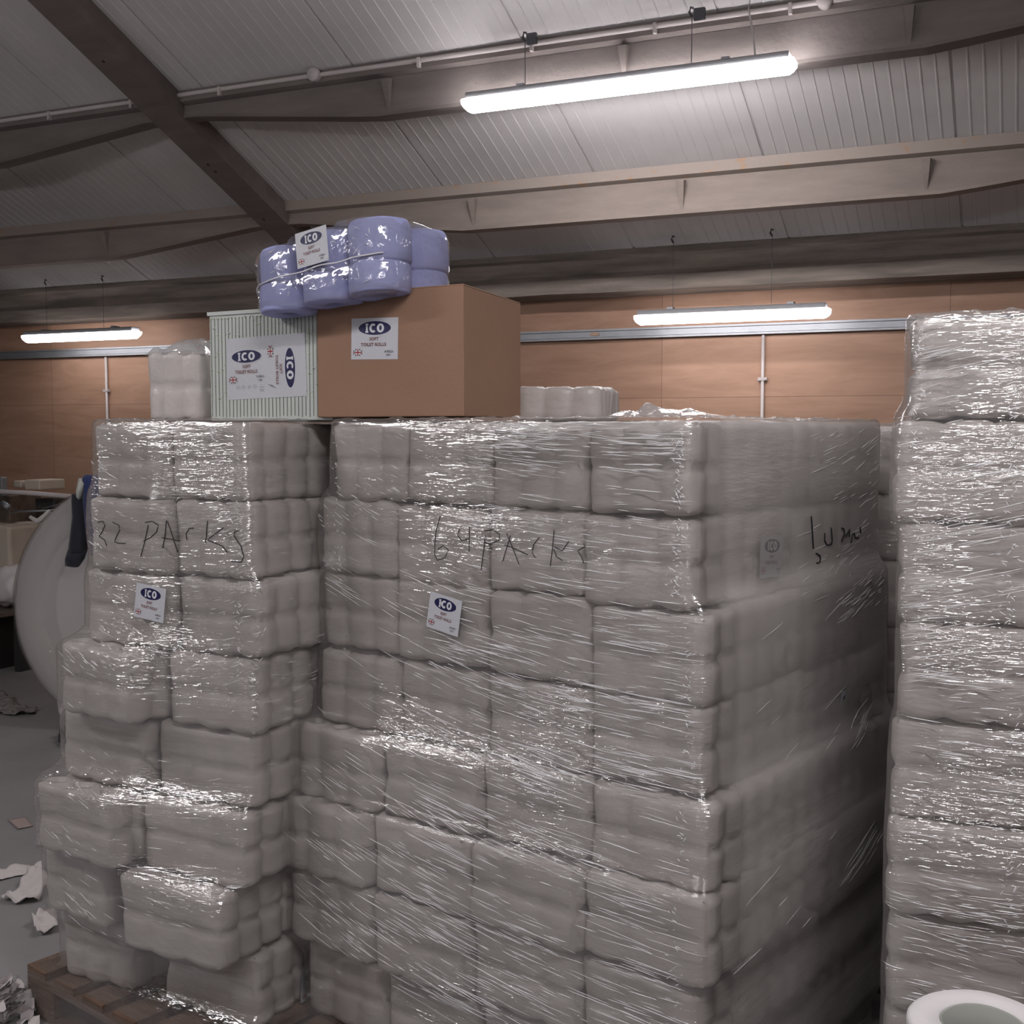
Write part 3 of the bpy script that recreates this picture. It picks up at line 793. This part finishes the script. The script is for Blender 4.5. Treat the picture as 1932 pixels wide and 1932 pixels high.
creases(SR, [(260, (.6, .86), (1.2, 1.94), (-.28, -.18), (.03, .14), False, .0009),
             (240, (.6, .82), (.5, 1.25), (.02, .05), (.02, .1), False, .0010),
             (80, (.6, .86), (.3, .9), (.05, .2), (.02, .1), False, .0008)],
        [(.66, 1.3, 1.9, False, 90), (.83, 1.5, 1.93, False, 50), (.64, .7, 1.2, False, 60)])

# handwriting on the film
handwriting(SL, [[(560,1283),(590,1277),(602,1300),(585,1340),(568,1362),(600,1385),(612,1420)], [(645,1283),(680,1300),(685,1330),(665,1370),(655,1395),(680,1403),(718,1403)],
    [(848,1300),(830,1390),(805,1480)], [(830,1285),(870,1278),(905,1300),(895,1340),(860,1370),(820,1392)], [(950,1275),(945,1350),(930,1430)], [(955,1275),(985,1360),(1015,1455)], [(925,1370),(975,1380),(1030,1390)],
    [(1105,1318),(1080,1320),(1062,1350),(1068,1385)], [(1185,1275),(1180,1340),(1175,1400)], [(1275,1315),(1195,1375),(1185,1385),(1270,1420),(1297,1455)],
    [(1362,1332),(1340,1335),(1335,1360),(1375,1420),(1390,1480),(1375,1512),(1320,1505)]], 3.019, 0, 560, .0014)
handwriting(SB, [[(805,590),(785,660),(778,720),(776,790),(790,820),(830,805),(848,765),(820,742),(790,765)], [(905,660),(895,690),(915,715),(955,708)], [(957,645),(955,775)],
    [(1040,690),(1030,780),(1018,868)], [(1035,665),(1075,660),(1115,685),(1110,715),(1060,735),(1035,722)], [(1150,680),(1180,750),(1215,840)], [(1170,690),(1130,825)], [(1140,740),(1200,762),(1260,790)],
    [(1320,700),(1290,740),(1283,780),(1300,808)], [(1398,662),(1390,750),(1378,850)], [(1475,720),(1440,770),(1400,750)], [(1395,760),(1410,800),(1440,820)],
    [(1550,732),(1560,745),(1520,770),(1540,800),(1552,835)]], 2.76, 540, 760, .0011)
handwriting(SB, [[(655,60),(662,160),(672,330)], [(695,368),(725,385),(732,420),(715,452),(700,450)], [(768,200),(765,260),(785,300),(820,295),(828,270),(820,155)],
    [(905,160),(925,165),(930,210),(905,270)], [(940,230),(975,170),(970,230)], [(985,280),(1000,200)], [(1010,200),(1020,240),(1050,240)], [(1060,150),(1065,200)]], 4.39, 1380, 960, .0019)
# stickers under the film
film_sticker(SL, 284, 1137, .108, -7, SL.packs[(2, 1, 0)], -.0025, .3)
film_sticker(SB, 839, 1158, .106, -9, SB.packs[(2, 2, 0)], -.0025, .4)
film_sticker(SB, 1457, 1050, .115, -3, SB.packs[(1, 0, 0)], .0015, .2)
film_sticker(SB, 1599, 1333, .10, -6, SB.packs[(3, 0, 1)], .0015, .4)
film_sticker(SL, 592, 1853, .10, -4, SL.packs[(7, 0, 1)], .004, .3)

# ------------------------------------------------------------------ boxes on top
def carton(name, corner, a_front, a_side, Lf, Ls, z0, h, m, label, tilt=0):
    """corner: nearest upright edge; front runs away from it along a_front, the other face along a_side"""
    rt = empty(name, (corner[0], corner[1], z0)); tag(rt, label, 'box')
    f = Vector((math.cos(a_front), math.sin(a_front), 0)); s_ = Vector((math.cos(a_side), math.sin(a_side), 0)); Z = Vector((0,0,1))
    return rt, f, s_
# brown carton: near upright edge at x875 in the picture
FC = 2200.
def at_depth(x, y, D):
    d = CQ @ Vector((x-966, 966-y, -2200)); return Vector((0,0,CAMZ))+d*(D/2200)
def brown():
    D = 2.86
    c0 = at_depth(875, 793, D); c0.z = 1.760
    l0 = at_depth(600, 793, D*1.085); l0.z = 1.760
    r0 = at_depth(982, 785, D*1.150); r0.z = 1.760
    h = at_depth(875, 540, D).z-1.760
    f = (l0-c0); s_ = (r0-c0)
    rt = empty('brown_carton', (c0.x, c0.y, 1.760)); tag(rt, 'plain brown cardboard carton with one white label on the wide stack', 'box')
    t = .004; U = Vector((0,0,1))
    def panel(name, p, a, b, n_, m=M['card'], parent=rt):
        mb = MB(); vs = [p, p+a, p+a+b, p+b]; n_ = n_.normalized()*t
        mb.add(vs+[v+n_ for v in vs], [(0,3,2,1), (4,5,6,7), (0,1,5,4), (1,2,6,5), (2,3,7,6), (3,0,4,7)])
        return bevel(mb.build(name, m, parent), .0015)
    fn, sn_ = f.normalized(), s_.normalized(); O = Vector((0,0,0))
    inn = Vector((-fn.y, fn.x, 0)); inn = inn if inn.dot(s_) > 0 else -inn
    ins = Vector((-sn_.y, sn_.x, 0)); ins = ins if ins.dot(f) > 0 else -ins
    panel('front_panel', O, f, U*h, inn); panel('side_panel', O, s_, U*h, ins)
    panel('back_panel', s_, f, U*h, -inn); panel('side_panel', f, s_, U*h, -ins)
    panel('bottom_flap', O, f, s_, U)
    for q in (0, 1):
        pp = O+U*h if q == 0 else s_*.5+U*h
        panel('top_flap', pp+(s_*.004), f, s_*.495, U*1)
    # label on the front
    nrm = -inn; xr = -fn; up = U
    p = f*((875-711)/275.)*.985+U*(h*.628)+nrm*.0008; 
    rot = R_(-1.5); a = xr*math.cos(rot)+up*math.sin(rot); b = -xr*math.sin(rot)+up*math.cos(rot)
    sticker(rt, Matrix(((a.x,b.x,nrm.x,p.x),(a.y,b.y,nrm.y,p.y),(a.z,b.z,nrm.z,p.z),(0,0,0,1))), f.length*89/275, curl=.0, ys=.82)
    return rt, c0, f, s_, h
BR, BC, BF, BS, BH = brown()

def bamboo():
    D = 3.10
    r0 = at_depth(627, 800, D); l0 = at_depth(398, 800, D*1.068)
    zb = 1.752; r0.z = l0.z = zb
    h = at_depth(397, 595, D*1.068).z-zb
    f = (r0-l0); fn = f.normalized(); inn = Vector((-fn.y, fn.x, 0)); inn = inn if inn.y > 0 else -inn
    dep = .36
    rt = empty('bamboo_print_box', (l0.x, l0.y, zb)); tag(rt, 'white box with green bamboo stems printed and two ovals on its label', 'box')
    s_ = inn*dep-fn*.02; U = Vector((0,0,1)); O = Vector((0,0,0))
    wh = mat('pale_green_white_card', (.62,.65,.62), .6)
    mb = MB(); vs = [O, f, f+s_, s_]; mb.add(vs+[v+U*h for v in vs], [(0,3,2,1),(4,5,6,7),(0,1,5,4),(1,2,6,5),(2,3,7,6),(3,0,4,7)])
    bevel(mb.build('carton', wh, rt), .004)
    lid = MB(); e = .004
    P_ = lambda a, b, c: fn*a+inn*b+U*c
    lid.box((0,0,0), (1,1,1), M=Matrix(((fn.x*(f.length+2*e), inn.x*(dep+2*e), 0, -fn.x*e-inn.x*e), (fn.y*(f.length+2*e), inn.y*(dep+2*e), 0, -fn.y*e-inn.y*e), (0,0,.010, h-.004), (0,0,0,1))))
    lid.build('lid_edge', wh, rt)
    # stems and leaves printed on the front
    st_ = mat('bamboo_stem_ink', (.16,.20,.155), .7); lf = mat('bamboo_leaf_ink', (.36,.42,.22), .7)
    mb = MB(); rr = random.Random(3); n = 33
    for i in range(n):
        x = (i+.6)/n*f.length*.99+rr.uniform(-.0005, .0005); hw = .0013
        g0 = .008+rr.uniform(0, .004); g1 = h-.012
        z = g0
        while z < g1:
            z2 = min(g1, z+rr.uniform(.05, .09))
            mb.add([P_(x-hw, -.0006, z+.0012), P_(x+hw, -.0006, z+.0012), P_(x+hw, -.0006, z2), P_(x-hw, -.0006, z2)], [(0,1,2,3)], 0)
            sg = rr.choice((-1, 1))
            for q in range(rr.choice((1, 2, 2))):
                a = rr.uniform(.3, .9); l_ = rr.uniform(.007, .012); xx = x+sg*math.sin(a)*l_; zz = z2-.006+math.cos(a)*l_*(1 if q == 0 else .4)
                mb.add([P_(x, -.0008, z2-.006), P_((x+xx)/2+sg*.0009, -.0008, (z2-.006+zz)/2-.001), P_(xx, -.0008, zz), P_((x+xx)/2-sg*.0009, -.0008, (z2-.006+zz)/2+.001)], [(0,1,2,3)], rr.choice((0, 1, 1)))
                sg = -sg
            z = z2
    mb.build('bamboo_print', [st_, lf], rt)
    k = f.length/229.
    p = fn*((506-397)*k)+U*(h-(695-590)*D*1.03/2200)-inn*.0012
    rot = R_(1.5); xr, up, nrm = fn, U, -inn
    a = xr*math.cos(rot)+up*math.sin(rot); b = -xr*math.sin(rot)+up*math.cos(rot)
    sticker(rt, Matrix(((a.x,b.x,nrm.x,p.x),(a.y,b.y,nrm.y,p.y),(a.z,b.z,nrm.z,p.z),(0,0,0,1))), 149*k, big=True, ys=(D*1.03/2200)/k)
    return rt
BB = bamboo()

# ------------------------------------------------------------------ blue pack on the carton
def roll_verts(r, h, nseg=36, sq=.0, seed=0, rim=1):
    """soft roll with rounded rims, flattened where neighbours press"""
    mb = MB(); prof = [(.022, -h/2+.02), (.024, -h/2+.002), (r*.7, -h/2), (r*(1-.1*rim), -h/2+.004*rim), (r*.985, -h/2+.016*rim), (r, -h/2+.035*rim), (r*1.005, 0), (r, h/2-.035*rim), (r*.985, h/2-.016*rim), (r*(1-.1*rim), h/2-.004*rim), (r*.7, h/2), (.024, h/2-.002), (.022, h/2-.02)]
    def pl(x, y, z):
        rr = math.hypot(x, y); k = 1+.02*noise.noise(Vector((x*9+seed, y*9, z*10)))
        return Vector((x*k, y*k, z+.002*noise.noise(Vector((x*20+seed, y*20, 0)))))
    mb.lathe(prof, nseg, pl)
    mb.lathe([(.022, -h/2+.015), (.0219, h/2-.015)], 20, pl, 1)
    return mb
def blue_pack():
    D = 2.94
    cen = at_depth(632, 506, D)
    # local frame: x along the front (to the picture's right), y to the back, z up
    fx = Vector((math.cos(R_(-7)), math.sin(R_(-7)), 0))
    rt = empty('blue_toilet_roll_pack', (cen.x-.034, cen.y+.14, cen.z+.0)); rt.rotation_euler = (R_(-3), R_(-4.5), R_(-9))
    tag(rt, 'pale blue toilet roll pack in clear wrap on top of the brown carton', 'toilet roll pack')
    W_, D_, H_ = .462, .31, .167
    rw = .154; h1, h2 = .108, .060
    me1 = roll_verts(rw/2*1.03, .112, seed=1, rim=.7).build('blue_roll', [M['blue'], M['core']], rt, True)
    me2 = roll_verts(rw/2*1.03, .080, seed=4, rim=.45).build('blue_roll', [M['blue'], M['core']], rt, True)
    first = True
    tops = {0: -.010, 1: 0.004, 2: .012}
    used = [me1, me2]
    for i in range(3):
        for j in range(2):
            for tier in (1, 0):
                src = used[0 if tier else 1]
                o = src if (i, j) == (0, 0) else src.copy()
                if o is not src: C.objects.link(o); o.parent = rt
                zz = (.030 if tier else -.052)+tops[i]*(1 if tier else .25)
                o.location = (-W_/2+rw*(i+.5)+(.006 if tier else .002), -D_/4+j*D_/2, zz)
                o.rotation_euler = (0, R_(random.uniform(-2, 2)), random.uniform(0, 6))
    # clear wrap pulled over both tiers, with a welded seam running round
    I, J, K = 60, 40, 26; vs = []; fs = []
    def wrap(th, z):
        hx, hy = W_/2+.010, D_/2+.010; R = .07
        c, s_ = math.cos(th), math.sin(th); n_ = 5
        k_ = (abs(c/hx)**n_+abs(s_/hy)**n_)**(-1/n_); return c*k_, s_*k_
    NP = 150; prof = [(.62, -.089), (.93, -.088), (.985, -.080), (1.0, -.06), (1.0, -.03), (.982, -.018), (1.0, -.005), (1.012, .03), (1.01, .06), (.99, .078), (.93, .088), (.6, .092), (.3, .093), (.0, .094)]
    for (s1, z) in prof:
        for j in range(NP):
            x, y = wrap(2*PI*j/NP, z); x *= s1; y *= s1
            top = -.016 if x < -.08 else (.010 if x > .08 else .0)
            zz = z+(top*max(0, min(1, (z+.0)/.08)) if z > 0 else 0)
            nn = noise.noise_vector(Vector((x*14, y*14, z*18)))*.0025
            # dips between rolls
            t = ((x/W_+.5)*3) % 1; g = (1-math.sqrt(max(0, 1-(2*t-1)**2)))
            if abs(y) > D_/2-.03 and z > -.085: y -= math.copysign(.006*min(.6, g), y)
            vs.append(Vector((x, y, zz))+nn)
    for i in range(len(prof)-1):
        for j in range(NP): fs.append((i*NP+j, i*NP+(j+1) % NP, (i+1)*NP+(j+1) % NP, (i+1)*NP+j))
    wr = mesh_obj('clear_wrap', vs, fs, M['wrapclear'], rt, True)
    bv = BVHTree.FromPolygons(vs, fs)
    sm = MB()
    pts = []
    for i in range(46):
        x = -W_/2-.004+(W_-.01)*i/45; z = -.020+.020*(i/45)+.004*noise.noise(Vector((x*15, 0, 0)))-(.02 if i < 4 else 0)*(4-i)/4
        h = bv.ray_cast(Vector((x, -.5, z)), Vector((0, 1, 0)))
        if h[0]: pts.append(h[0]+Vector((0, -.001, 0)))
    sm.tube(pts, .0019, 6)
    for q in range(26):
        x = random.uniform(-.2, .2); z = random.uniform(-.07, .08); a = random.uniform(0, PI); l_ = random.uniform(.008, .03); pp = []
        for i in range(5):
            h = bv.ray_cast(Vector((x+math.cos(a)*l_*(i/4-.5), -.5, z+math.sin(a)*l_*(i/4-.5))), Vector((0, 1, 0)))
            if h[0]: pp.append(h[0]+Vector((0, -.0004, 0)))
        if len(pp) == 5: sm.tube(pp, .001, 4, 0, [.0002, .0008, .0011, .0008, .0002])
    sm.build('wrap_seam', M['ridge'], rt, True)
    Ms = Matrix.Translation((.012, -D_/2-.0135, .043)) @ Matrix.Rotation(R_(90), 4, 'X') @ Matrix.Rotation(R_(3.5), 4, 'Z')
    sticker(rt, Ms, .106, curl=.35)
    return rt
BP = blue_pack()

# ------------------------------------------------------------------ loose packs on the stacks
def loose_pack(loc, rz, sc, me, label, bunch=True):
    o = bpy.data.objects.new('toilet_roll_pack', me); C.objects.link(o); o.location = loc; o.rotation_euler = (0, 0, rz); o.scale = sc
    tag(o, label, 'toilet roll pack')
    if bunch:
        vs = []; fs = []; NX, NY = 44, 30
        for j in range(NY+1):
            for i in range(NX+1):
                x = (i/NX-.5)*(PW+.012); y = (j/NY-.5)*(.30)-.115
                e = min(1, min(i, NX-i)/4, min(j, NY-j)/4)
                rdg = abs(noise.noise(Vector((x*13+2, y*13, 1.3))))
                z = PH/2+.004-.012*(1-e)+e*(.030*math.exp(-((x-.02)/.055)**2)+.022*rdg+.006*abs(noise.noise(Vector((x*50, y*50, 4)))))
                vs.append((x, y, z))
        for j in range(NY):
            for i in range(NX): fs.append((j*(NX+1)+i, j*(NX+1)+i+1, (j+1)*(NX+1)+i+1, (j+1)*(NX+1)+i))
        mesh_obj('bunched_wrap', vs, fs, M['wrapbunch'], o, True)
    return o
p = at_depth(338, 740, 3.42)
loose_pack((p.x-.03, p.y+.16, 1.752+.102), R_(8), (.70, .66, 1.0), PM[1], 'white toilet roll pack with bunched clear wrap, behind the bamboo-print box')
hm = pack_mesh('toilet_roll_pack', 9, nz=1, h_=.105)
p = at_depth(1052, 760, 3.60)
loose_pack((p.x, p.y+.1, 1.752+.053), R_(8), (1.0, .62, 1.0), hm, 'low white toilet roll pack on the wide stack behind the brown carton', False)

# crumpled film tail on top of the wide stack near the corner
vs = []; fs = []; NX, NY = 60, 14
base = SB.P(.10, .10)
for j in range(NY+1):
    for i in range(NX+1):
        u = -.02+.26*i/NX; v = .02+.10*j/NY; q = SB.P(u+.02, v)
        e = math.sin(PI*i/NX)*math.sin(PI*j/NY)
        vs.append(Vector((q.x, q.y, 1.757+e*(.012+.03*abs(noise.noise(Vector((u*25, v*25, 2))))))))
for j in range(NY):
    for i in range(NX): fs.append((j*(NX+1)+i, j*(NX+1)+i+1, (j+1)*(NX+1)+i+1, (j+1)*(NX+1)+i))
mesh_obj('film_tail', vs, fs, M['wrapbunch'], SB.film, True)

# ------------------------------------------------------------------ jumbo reel with the jacket over it
RC = at_depth(240, 1150, 6.60)
def reel():
    rt = empty('jumbo_paper_reel', (RC.x, RC.y, 0), R_(12)); rt.scale = (.965, .965, .965); tag(rt, 'giant white paper reel in film standing on its side behind the narrow stack', 'paper reel')
    a = R_(-18)
    n = 96
    def pl(x, y, h): return (x, -h, y+.745)     # axis along local y, end face towards -y
    m_ = MB()
    m_.lathe([(.0, .0), (.55, .0), (.56, .004), (.575, .02), (.70, .025), (.73, .015), (.74, -.01), (.74, -.3), (.74, -.6), (.70, -.63), (.0, -.63)], n, pl)
    m_.build('paper_roll', M['reel'], rt, True)
    f_ = MB()
    f_.lathe([(.46, .015), (.55, .014), (.585, .036), (.70, .038), (.736, .028), (.750, -.005), (.750, -.3), (.750, -.58)], n, lambda x, y, h: tuple(Vector(pl(x, y, h))+noise.noise_vector(Vector((x*6, y*6, h*6)))*.006))
    f_.build('film_wrap', M['wrapclear'], rt, True)
    return rt
reel()
def jacket():
    top = at_depth(160, 925, 6.42)
    rt = empty('jacket', (top.x, top.y, top.z)); tag(rt, 'dark navy jacket with grey lining slung over the white reel', 'jacket')
    rx = Vector((math.cos(R_(23.9)), math.sin(R_(23.9)), 0)); U = Vector((0,0,1)); F = Vector((math.sin(R_(23.9)), -math.cos(R_(23.9)), 0))
    s_ = 6.42/2200
    def P(x, y, d): return rx*((x-160)*s_)+U*((925-y)*s_)+F*d
    def limb(name, rows, m, th=.035):
        """rows: (xl, xr, y, bulge)"""
        n = 20; vs = []; fs = []
        for (xl, xr, y, b) in rows:
            for j in range(n):
                t = 2*PI*j/n; x = (xl+xr)/2+(xr-xl)/2*math.cos(t); d = math.sin(t)*b
                v = P(x, y, d); vs.append(v+noise.noise_vector(v*14)*.007)
        for i in range(len(rows)-1):
            for j in range(n): fs.append((i*n+j, i*n+(j+1) % n, (i+1)*n+(j+1) % n, (i+1)*n+j))
        fs += [tuple(range(n))[::-1], tuple((len(rows)-1)*n+j for j in range(n))]
        return mesh_obj(name, vs, fs, m, rt, True)
    limb('sleeve', [(138,146,932,.03), (136,165,942,.05), (135,166,975,.055), (131,165,1010,.055), (126,163,1035,.05), (124,160,1042,.05)], M['jacket'])
    limb('cuff', [(124,160,1042,.046), (121,154,1056,.046), (119,146,1068,.04), (130,144,1071,.02)], M['jacket'])
    limb('body', [(160,184,896,.03), (155,196,905,.06), (158,205,930,.07), (158,210,980,.07), (162,212,1020,.06), (166,212,1048,.05)], M['jacketblue'])
    limb('lining', [(150,162,902,.03), (149,168,912,.078), (148,165,925,.08), (150,160,936,.075), (152,158,942,.04)], M['lining'])
jacket()

# ------------------------------------------------------------------ machinery at the far side
def atx(x, y, D): return at_depth(x, y, D)
at_depth0 = at_depth
def pbox(mb, x0, y0, x1, y1, D, dep, mi=0):
    """box whose camera-side face spans these picture bounds at distance D, aligned with the wall"""
    D *= 1.15; a = at_depth(x0, y1, D); b = at_depth(x1, y0, D)
    mb.box((min(a.x, b.x), min(a.y, b.y), a.z), (max(a.x, b.x), min(a.y, b.y)+dep, b.z), mi)
def machine():
    at_depth = lambda x, y, D: at_depth0(x, y, D*1.15)
    o0 = at_depth(40, 1100, 7.6)
    rt = empty('rewinding_machine', (0, 0, 0)); rt.location = (o0.x, o0.y, 0)
    Mi = Matrix.Translation((-o0.x, -o0.y, 0))
    tag(rt, 'paper rewinding machine with cream cabinet and steel arms below the far lamp', 'machine')
    def fin(mb, name, m, bev=.004, smooth=False):
        mb.v = [Mi @ v for v in mb.v]; o = mb.build(name, m, rt, smooth)
        if bev: bevel(o, bev)
        return o
    m = MB(); pbox(m, -70, 990, 66, 1092, 7.5, .5); fin(m, 'cabinet', M['cream'], .02)
    m = MB()
    for i in range(12): pbox(m, 38, 1017+i*3.6, 58-i*.8, 1018.4+i*3.6, 7.485, .02)
    o = fin(m, 'vent_slots', M['blk'], 0)
    m = MB(); pbox(m, 24, 907, 48, 920, 7.5, .2); pbox(m, 46, 905, 88, 924, 7.4, .25); fin(m, 'motor_cover', M['cream'], .01)
    m = MB(); pbox(m, -20, 900, 17, 935, 7.4, .05); fin(m, 'steel_plate', M['galv'])
    m = MB(); m.tube([at_depth(-60, 925, 7.3), at_depth(50, 930, 7.3), at_depth(150, 938, 7.3)], .017, 12); fin(m, 'roller_bar', M['pipe'], 0, True)
    m = MB(); pbox(m, -40, 930, 52, 985, 7.8, .3); pbox(m, 10, 935, 25, 985, 7.6, .1); pbox(m, 55, 955, 130, 978, 7.9, .1); fin(m, 'frame', M['machine'])
    m = MB(); pbox(m, 66, 940, 118, 958, 7.5, .15); pbox(m, 78, 958, 100, 966, 7.5, .1); fin(m, 'black_guard', M['machblack'], .01)
    m = MB(); m.tube([at_depth(20, 966, 7.4), at_depth(120, 962, 7.4)], .008, 8); m.tube([at_depth(80, 960, 7.3), at_depth(150, 940, 7.2)], .004, 6)
    m.tube([at_depth(5, 950, 7.35), at_depth(16, 957, 7.3)], .022, 10); fin(m, 'shaft', M['galv'], 0, True)
    m = MB(); m.tube([at_depth(56, 975, 7.1), at_depth(70, 984, 7.1), at_depth(84, 975, 7.1), at_depth(94, 964, 7.1)], .016, 10, rs=[.012, .02, .022, .015]); fin(m, 'paper_twist', M['paper2'], 0, True)
    # frame legs down to the floor
    m = MB()
    for x in (-60, 62):
        a = at_depth(x, 1092, 7.6); m.box((a.x-.03, a.y+.1, 0), (a.x+.03, a.y+.5, a.z+.02))
    a = at_depth(62, 940, 7.9); m.box((a.x-.25, a.y, 0), (a.x-.19, a.y+.06, a.z))
    fin(m, 'stand', M['machine'])
    return rt
machine()
def blob(name, c, rx, ry, rz_, m, seed, label, cat, amp=.25, group=None):
    b = bmesh.new(); bmesh.ops.create_icosphere(b, subdivisions=4, radius=1)
    for v in b.verts:
        k_ = 1+amp*noise.noise(v.co*1.6+Vector((seed, 0, 0)))+amp*.4*noise.noise(v.co*5+Vector((seed, 3, 0)))
        v.co = Vector((v.co.x*rx*k_, v.co.y*ry*k_, max(-.98*rz_, v.co.z*rz_*k_)))
    me = bpy.data.meshes.new(name); b.to_mesh(me); b.free(); me.materials.append(m)
    me.polygons.foreach_set('use_smooth', [True]*len(me.polygons))
    o = bpy.data.objects.new(name, me); C.objects.link(o); o.location = c; tag(o, label, cat, group)
    return o
p = at_depth(2, 1108, 8.3)
bench = MB(); a = at_depth(-60, 1152, 8.3); bb_ = at_depth(26, 1152, 8.3)
bench.box((a.x, a.y, a.z-.03), (bb_.x+.02, bb_.y+.3, a.z))
b1 = bench.build('low_bench_top', M['machine'])
bn = empty('low_bench', (a.x, a.y, 0)); tag(bn, 'low dark bench holding a white plastic sack by the wall', 'bench')
b1.name = 'bench_top'; b1.parent = bn; b1.matrix_parent_inverse = Matrix.Translation((-a.x, -a.y, 0))
lg = MB(); 
for xx in (a.x+.05, bb_.x-.03): lg.box((xx, bb_.y+.02, 0), (xx+.05, bb_.y+.28, a.z-.03))
l1 = lg.build('bench_legs', M['machblack'], bn); l1.matrix_parent_inverse = b1.matrix_parent_inverse
blob('plastic_sack', (p.x-.04, p.y+.15, a.z+.155), .15, .13, .155, M['bag'], 3, 'white plastic sack slumped on the low bench', 'sack', .22)
blob('dark_rag', (bb_.x-.02, bb_.y+.12, a.z+.03), .07, .05, .03, M['machblack'], 5, 'dark rag lying beside the plastic sack', 'rag', .3)

# ------------------------------------------------------------------ scraps on the floor
def floor_pt(x, y):
    d = CQ @ Vector((x-966, 966-y, -2200)); t = -CAMZ/d.z; return Vector((d.x*t, d.y*t, 0))
def scrap(pix, m, seed, label, h=.02, cat='paper scrap', name='paper_scrap', th=.003):
    pts = [floor_pt(*q) for q in pix]; c = sum(pts, Vector())/len(pts)
    b = bmesh.new(); vs = [b.verts.new(q-c) for q in pts]; f = b.faces.new(vs)
    bmesh.ops.triangulate(b, faces=b.faces[:]); bmesh.ops.subdivide_edges(b, edges=b.edges[:], cuts=5, use_grid_fill=True)
    for v in b.verts: v.co.z = th+h*abs(noise.noise(Vector((v.co.x*16+seed, v.co.y*16, seed))))+h*.4*abs(noise.noise(Vector((v.co.x*40, v.co.y*40+seed, 0))))
    me = bpy.data.meshes.new(name); b.to_mesh(me); b.free(); me.materials.append(m); me.polygons.foreach_set('use_smooth', [True]*len(me.polygons))
    o = bpy.data.objects.new(name, me); C.objects.link(o); o.location = c
    s_ = o.modifiers.new('thickness', 'SOLIDIFY'); s_.thickness = .0015
    return tag(o, label, cat)
scrap([(15,1548),(48,1543),(62,1560),(34,1566)], M['card'] if 0 else mat('pale_brown_scrap', (.34,.27,.25), .9), 1, 'flat pale square scrap of card on the grey floor', .006)
scrap([(-20,1640),(12,1642),(28,1632),(60,1636),(72,1650),(30,1655),(-20,1668)], M['paper2'], 2, 'long torn tissue strip at the floor edge beside the crumpled sheet', .012)
scrap([(2,1700),(28,1688),(52,1652),(76,1640),(92,1660),(88,1688),(70,1704),(30,1708)], M['paper2'], 3, 'large crumpled white tissue sheet on the grey floor', .06)
scrap([(60,1742),(80,1722),(106,1720),(110,1760),(70,1768)], M['paper2'], 4, 'crumpled white tissue next to the narrow stack, nearer than the large sheet', .05)
scrap([(-15,1345),(-10,1300),(20,1318),(40,1335),(70,1340),(66,1350),(20,1352)], mat('grey_rag', (.22,.20,.19), .9, var=.5, vscale=30), 5, 'grimy rag and tissue on the floor below the bench', .05, 'rag', 'floor_rag')
scrap([(110,1410),(114,1385),(126,1375),(132,1380),(130,1412)], M['machblack'], 6, 'small black bag lump beside the narrow stack', .09, 'bag', 'black_bag')
scrap([(70,1600),(88,1582),(92,1598)], mat('dark_scrap', (.12,.09,.08), .9), 8, 'small dark triangular scrap against the narrow stack', .008)
hp = MB(); rr = random.Random(11); hc = floor_pt(12, 1915)
for q in range(120):
    a = rr.uniform(0, 2*PI); r0 = abs(rr.gauss(0, .07)); z = max(.004, .11*(1-r0/.16)*rr.random()); cx, cy = math.cos(a)*r0, math.sin(a)*r0
    l_ = rr.uniform(.02, .06); d = Vector((rr.uniform(-1,1), rr.uniform(-1,1), rr.uniform(-.2,.9))).normalized(); e = d.orthogonal().normalized()*rr.uniform(.006, .02)
    p0 = Vector((cx, cy, z)); p1 = p0+d*l_; mm = (p0+p1)/2+Vector((rr.uniform(-.01,.01),)*3)
    vs = [p0-e, p0+e, mm+e*1.4, mm-e*1.2, p1+e*.3, p1-e*.4]
    for v in vs: v.z = max(.002, v.z)
    hp.add(vs, [(0,1,2,3), (3,2,4,5)])
o = hp.build('shredded_tissue', M['paper2']); o.location = hc; tag(o, 'heap of shredded white tissue on the floor beside the old pallet', 'tissue heap', kind='stuff')

# ------------------------------------------------------------------ big roll in the lower corner, on a stool-height carton
def near_roll():
    d = cam_ray(1856, 1930); c = Vector((0,0,CAMZ))+d*1.80
    rt = empty('loose_toilet_roll', (c.x, c.y, c.z)); tag(rt, 'large loose white toilet roll with a wide core in front of the tallest stack', 'toilet roll')
    n = 72; R, r = .098, .054
    pl = lambda x, y, z: Vector((x, y, z))*1+noise.noise_vector(Vector((x*12, y*12, z*6)))*.0025
    m_ = MB(); m_.lathe([(r, -.10), (r, -.004), (r+.002, 0), (R-.006, 0), (R-.001, -.003), (R, -.010), (R, -.10), (r, -.10)], n, pl)
    m_.build('paper', mat('loose_roll_tissue', (.66,.63,.63), .85, bump=.1, bscale=60), rt, True)
    m_ = MB(); m_.lathe([(r-.003, -.10), (r-.003, -.003), (r-.0003, -.002), (r-.0003, -.10)], n, pl, close=True)
    m_.build('core', mat('grey_card_tube', (.30,.31,.28), .8), rt, True)
    st = empty('spare_carton', (c.x+.03, c.y-.03, 0)); tag(st, 'brown carton under the large loose toilet roll', 'box')
    b = MB().box((-.16, -.13, 0), (.2, .13, c.z-.101)); bevel(b.build('carton', M['card'], st), .004)
near_roll()
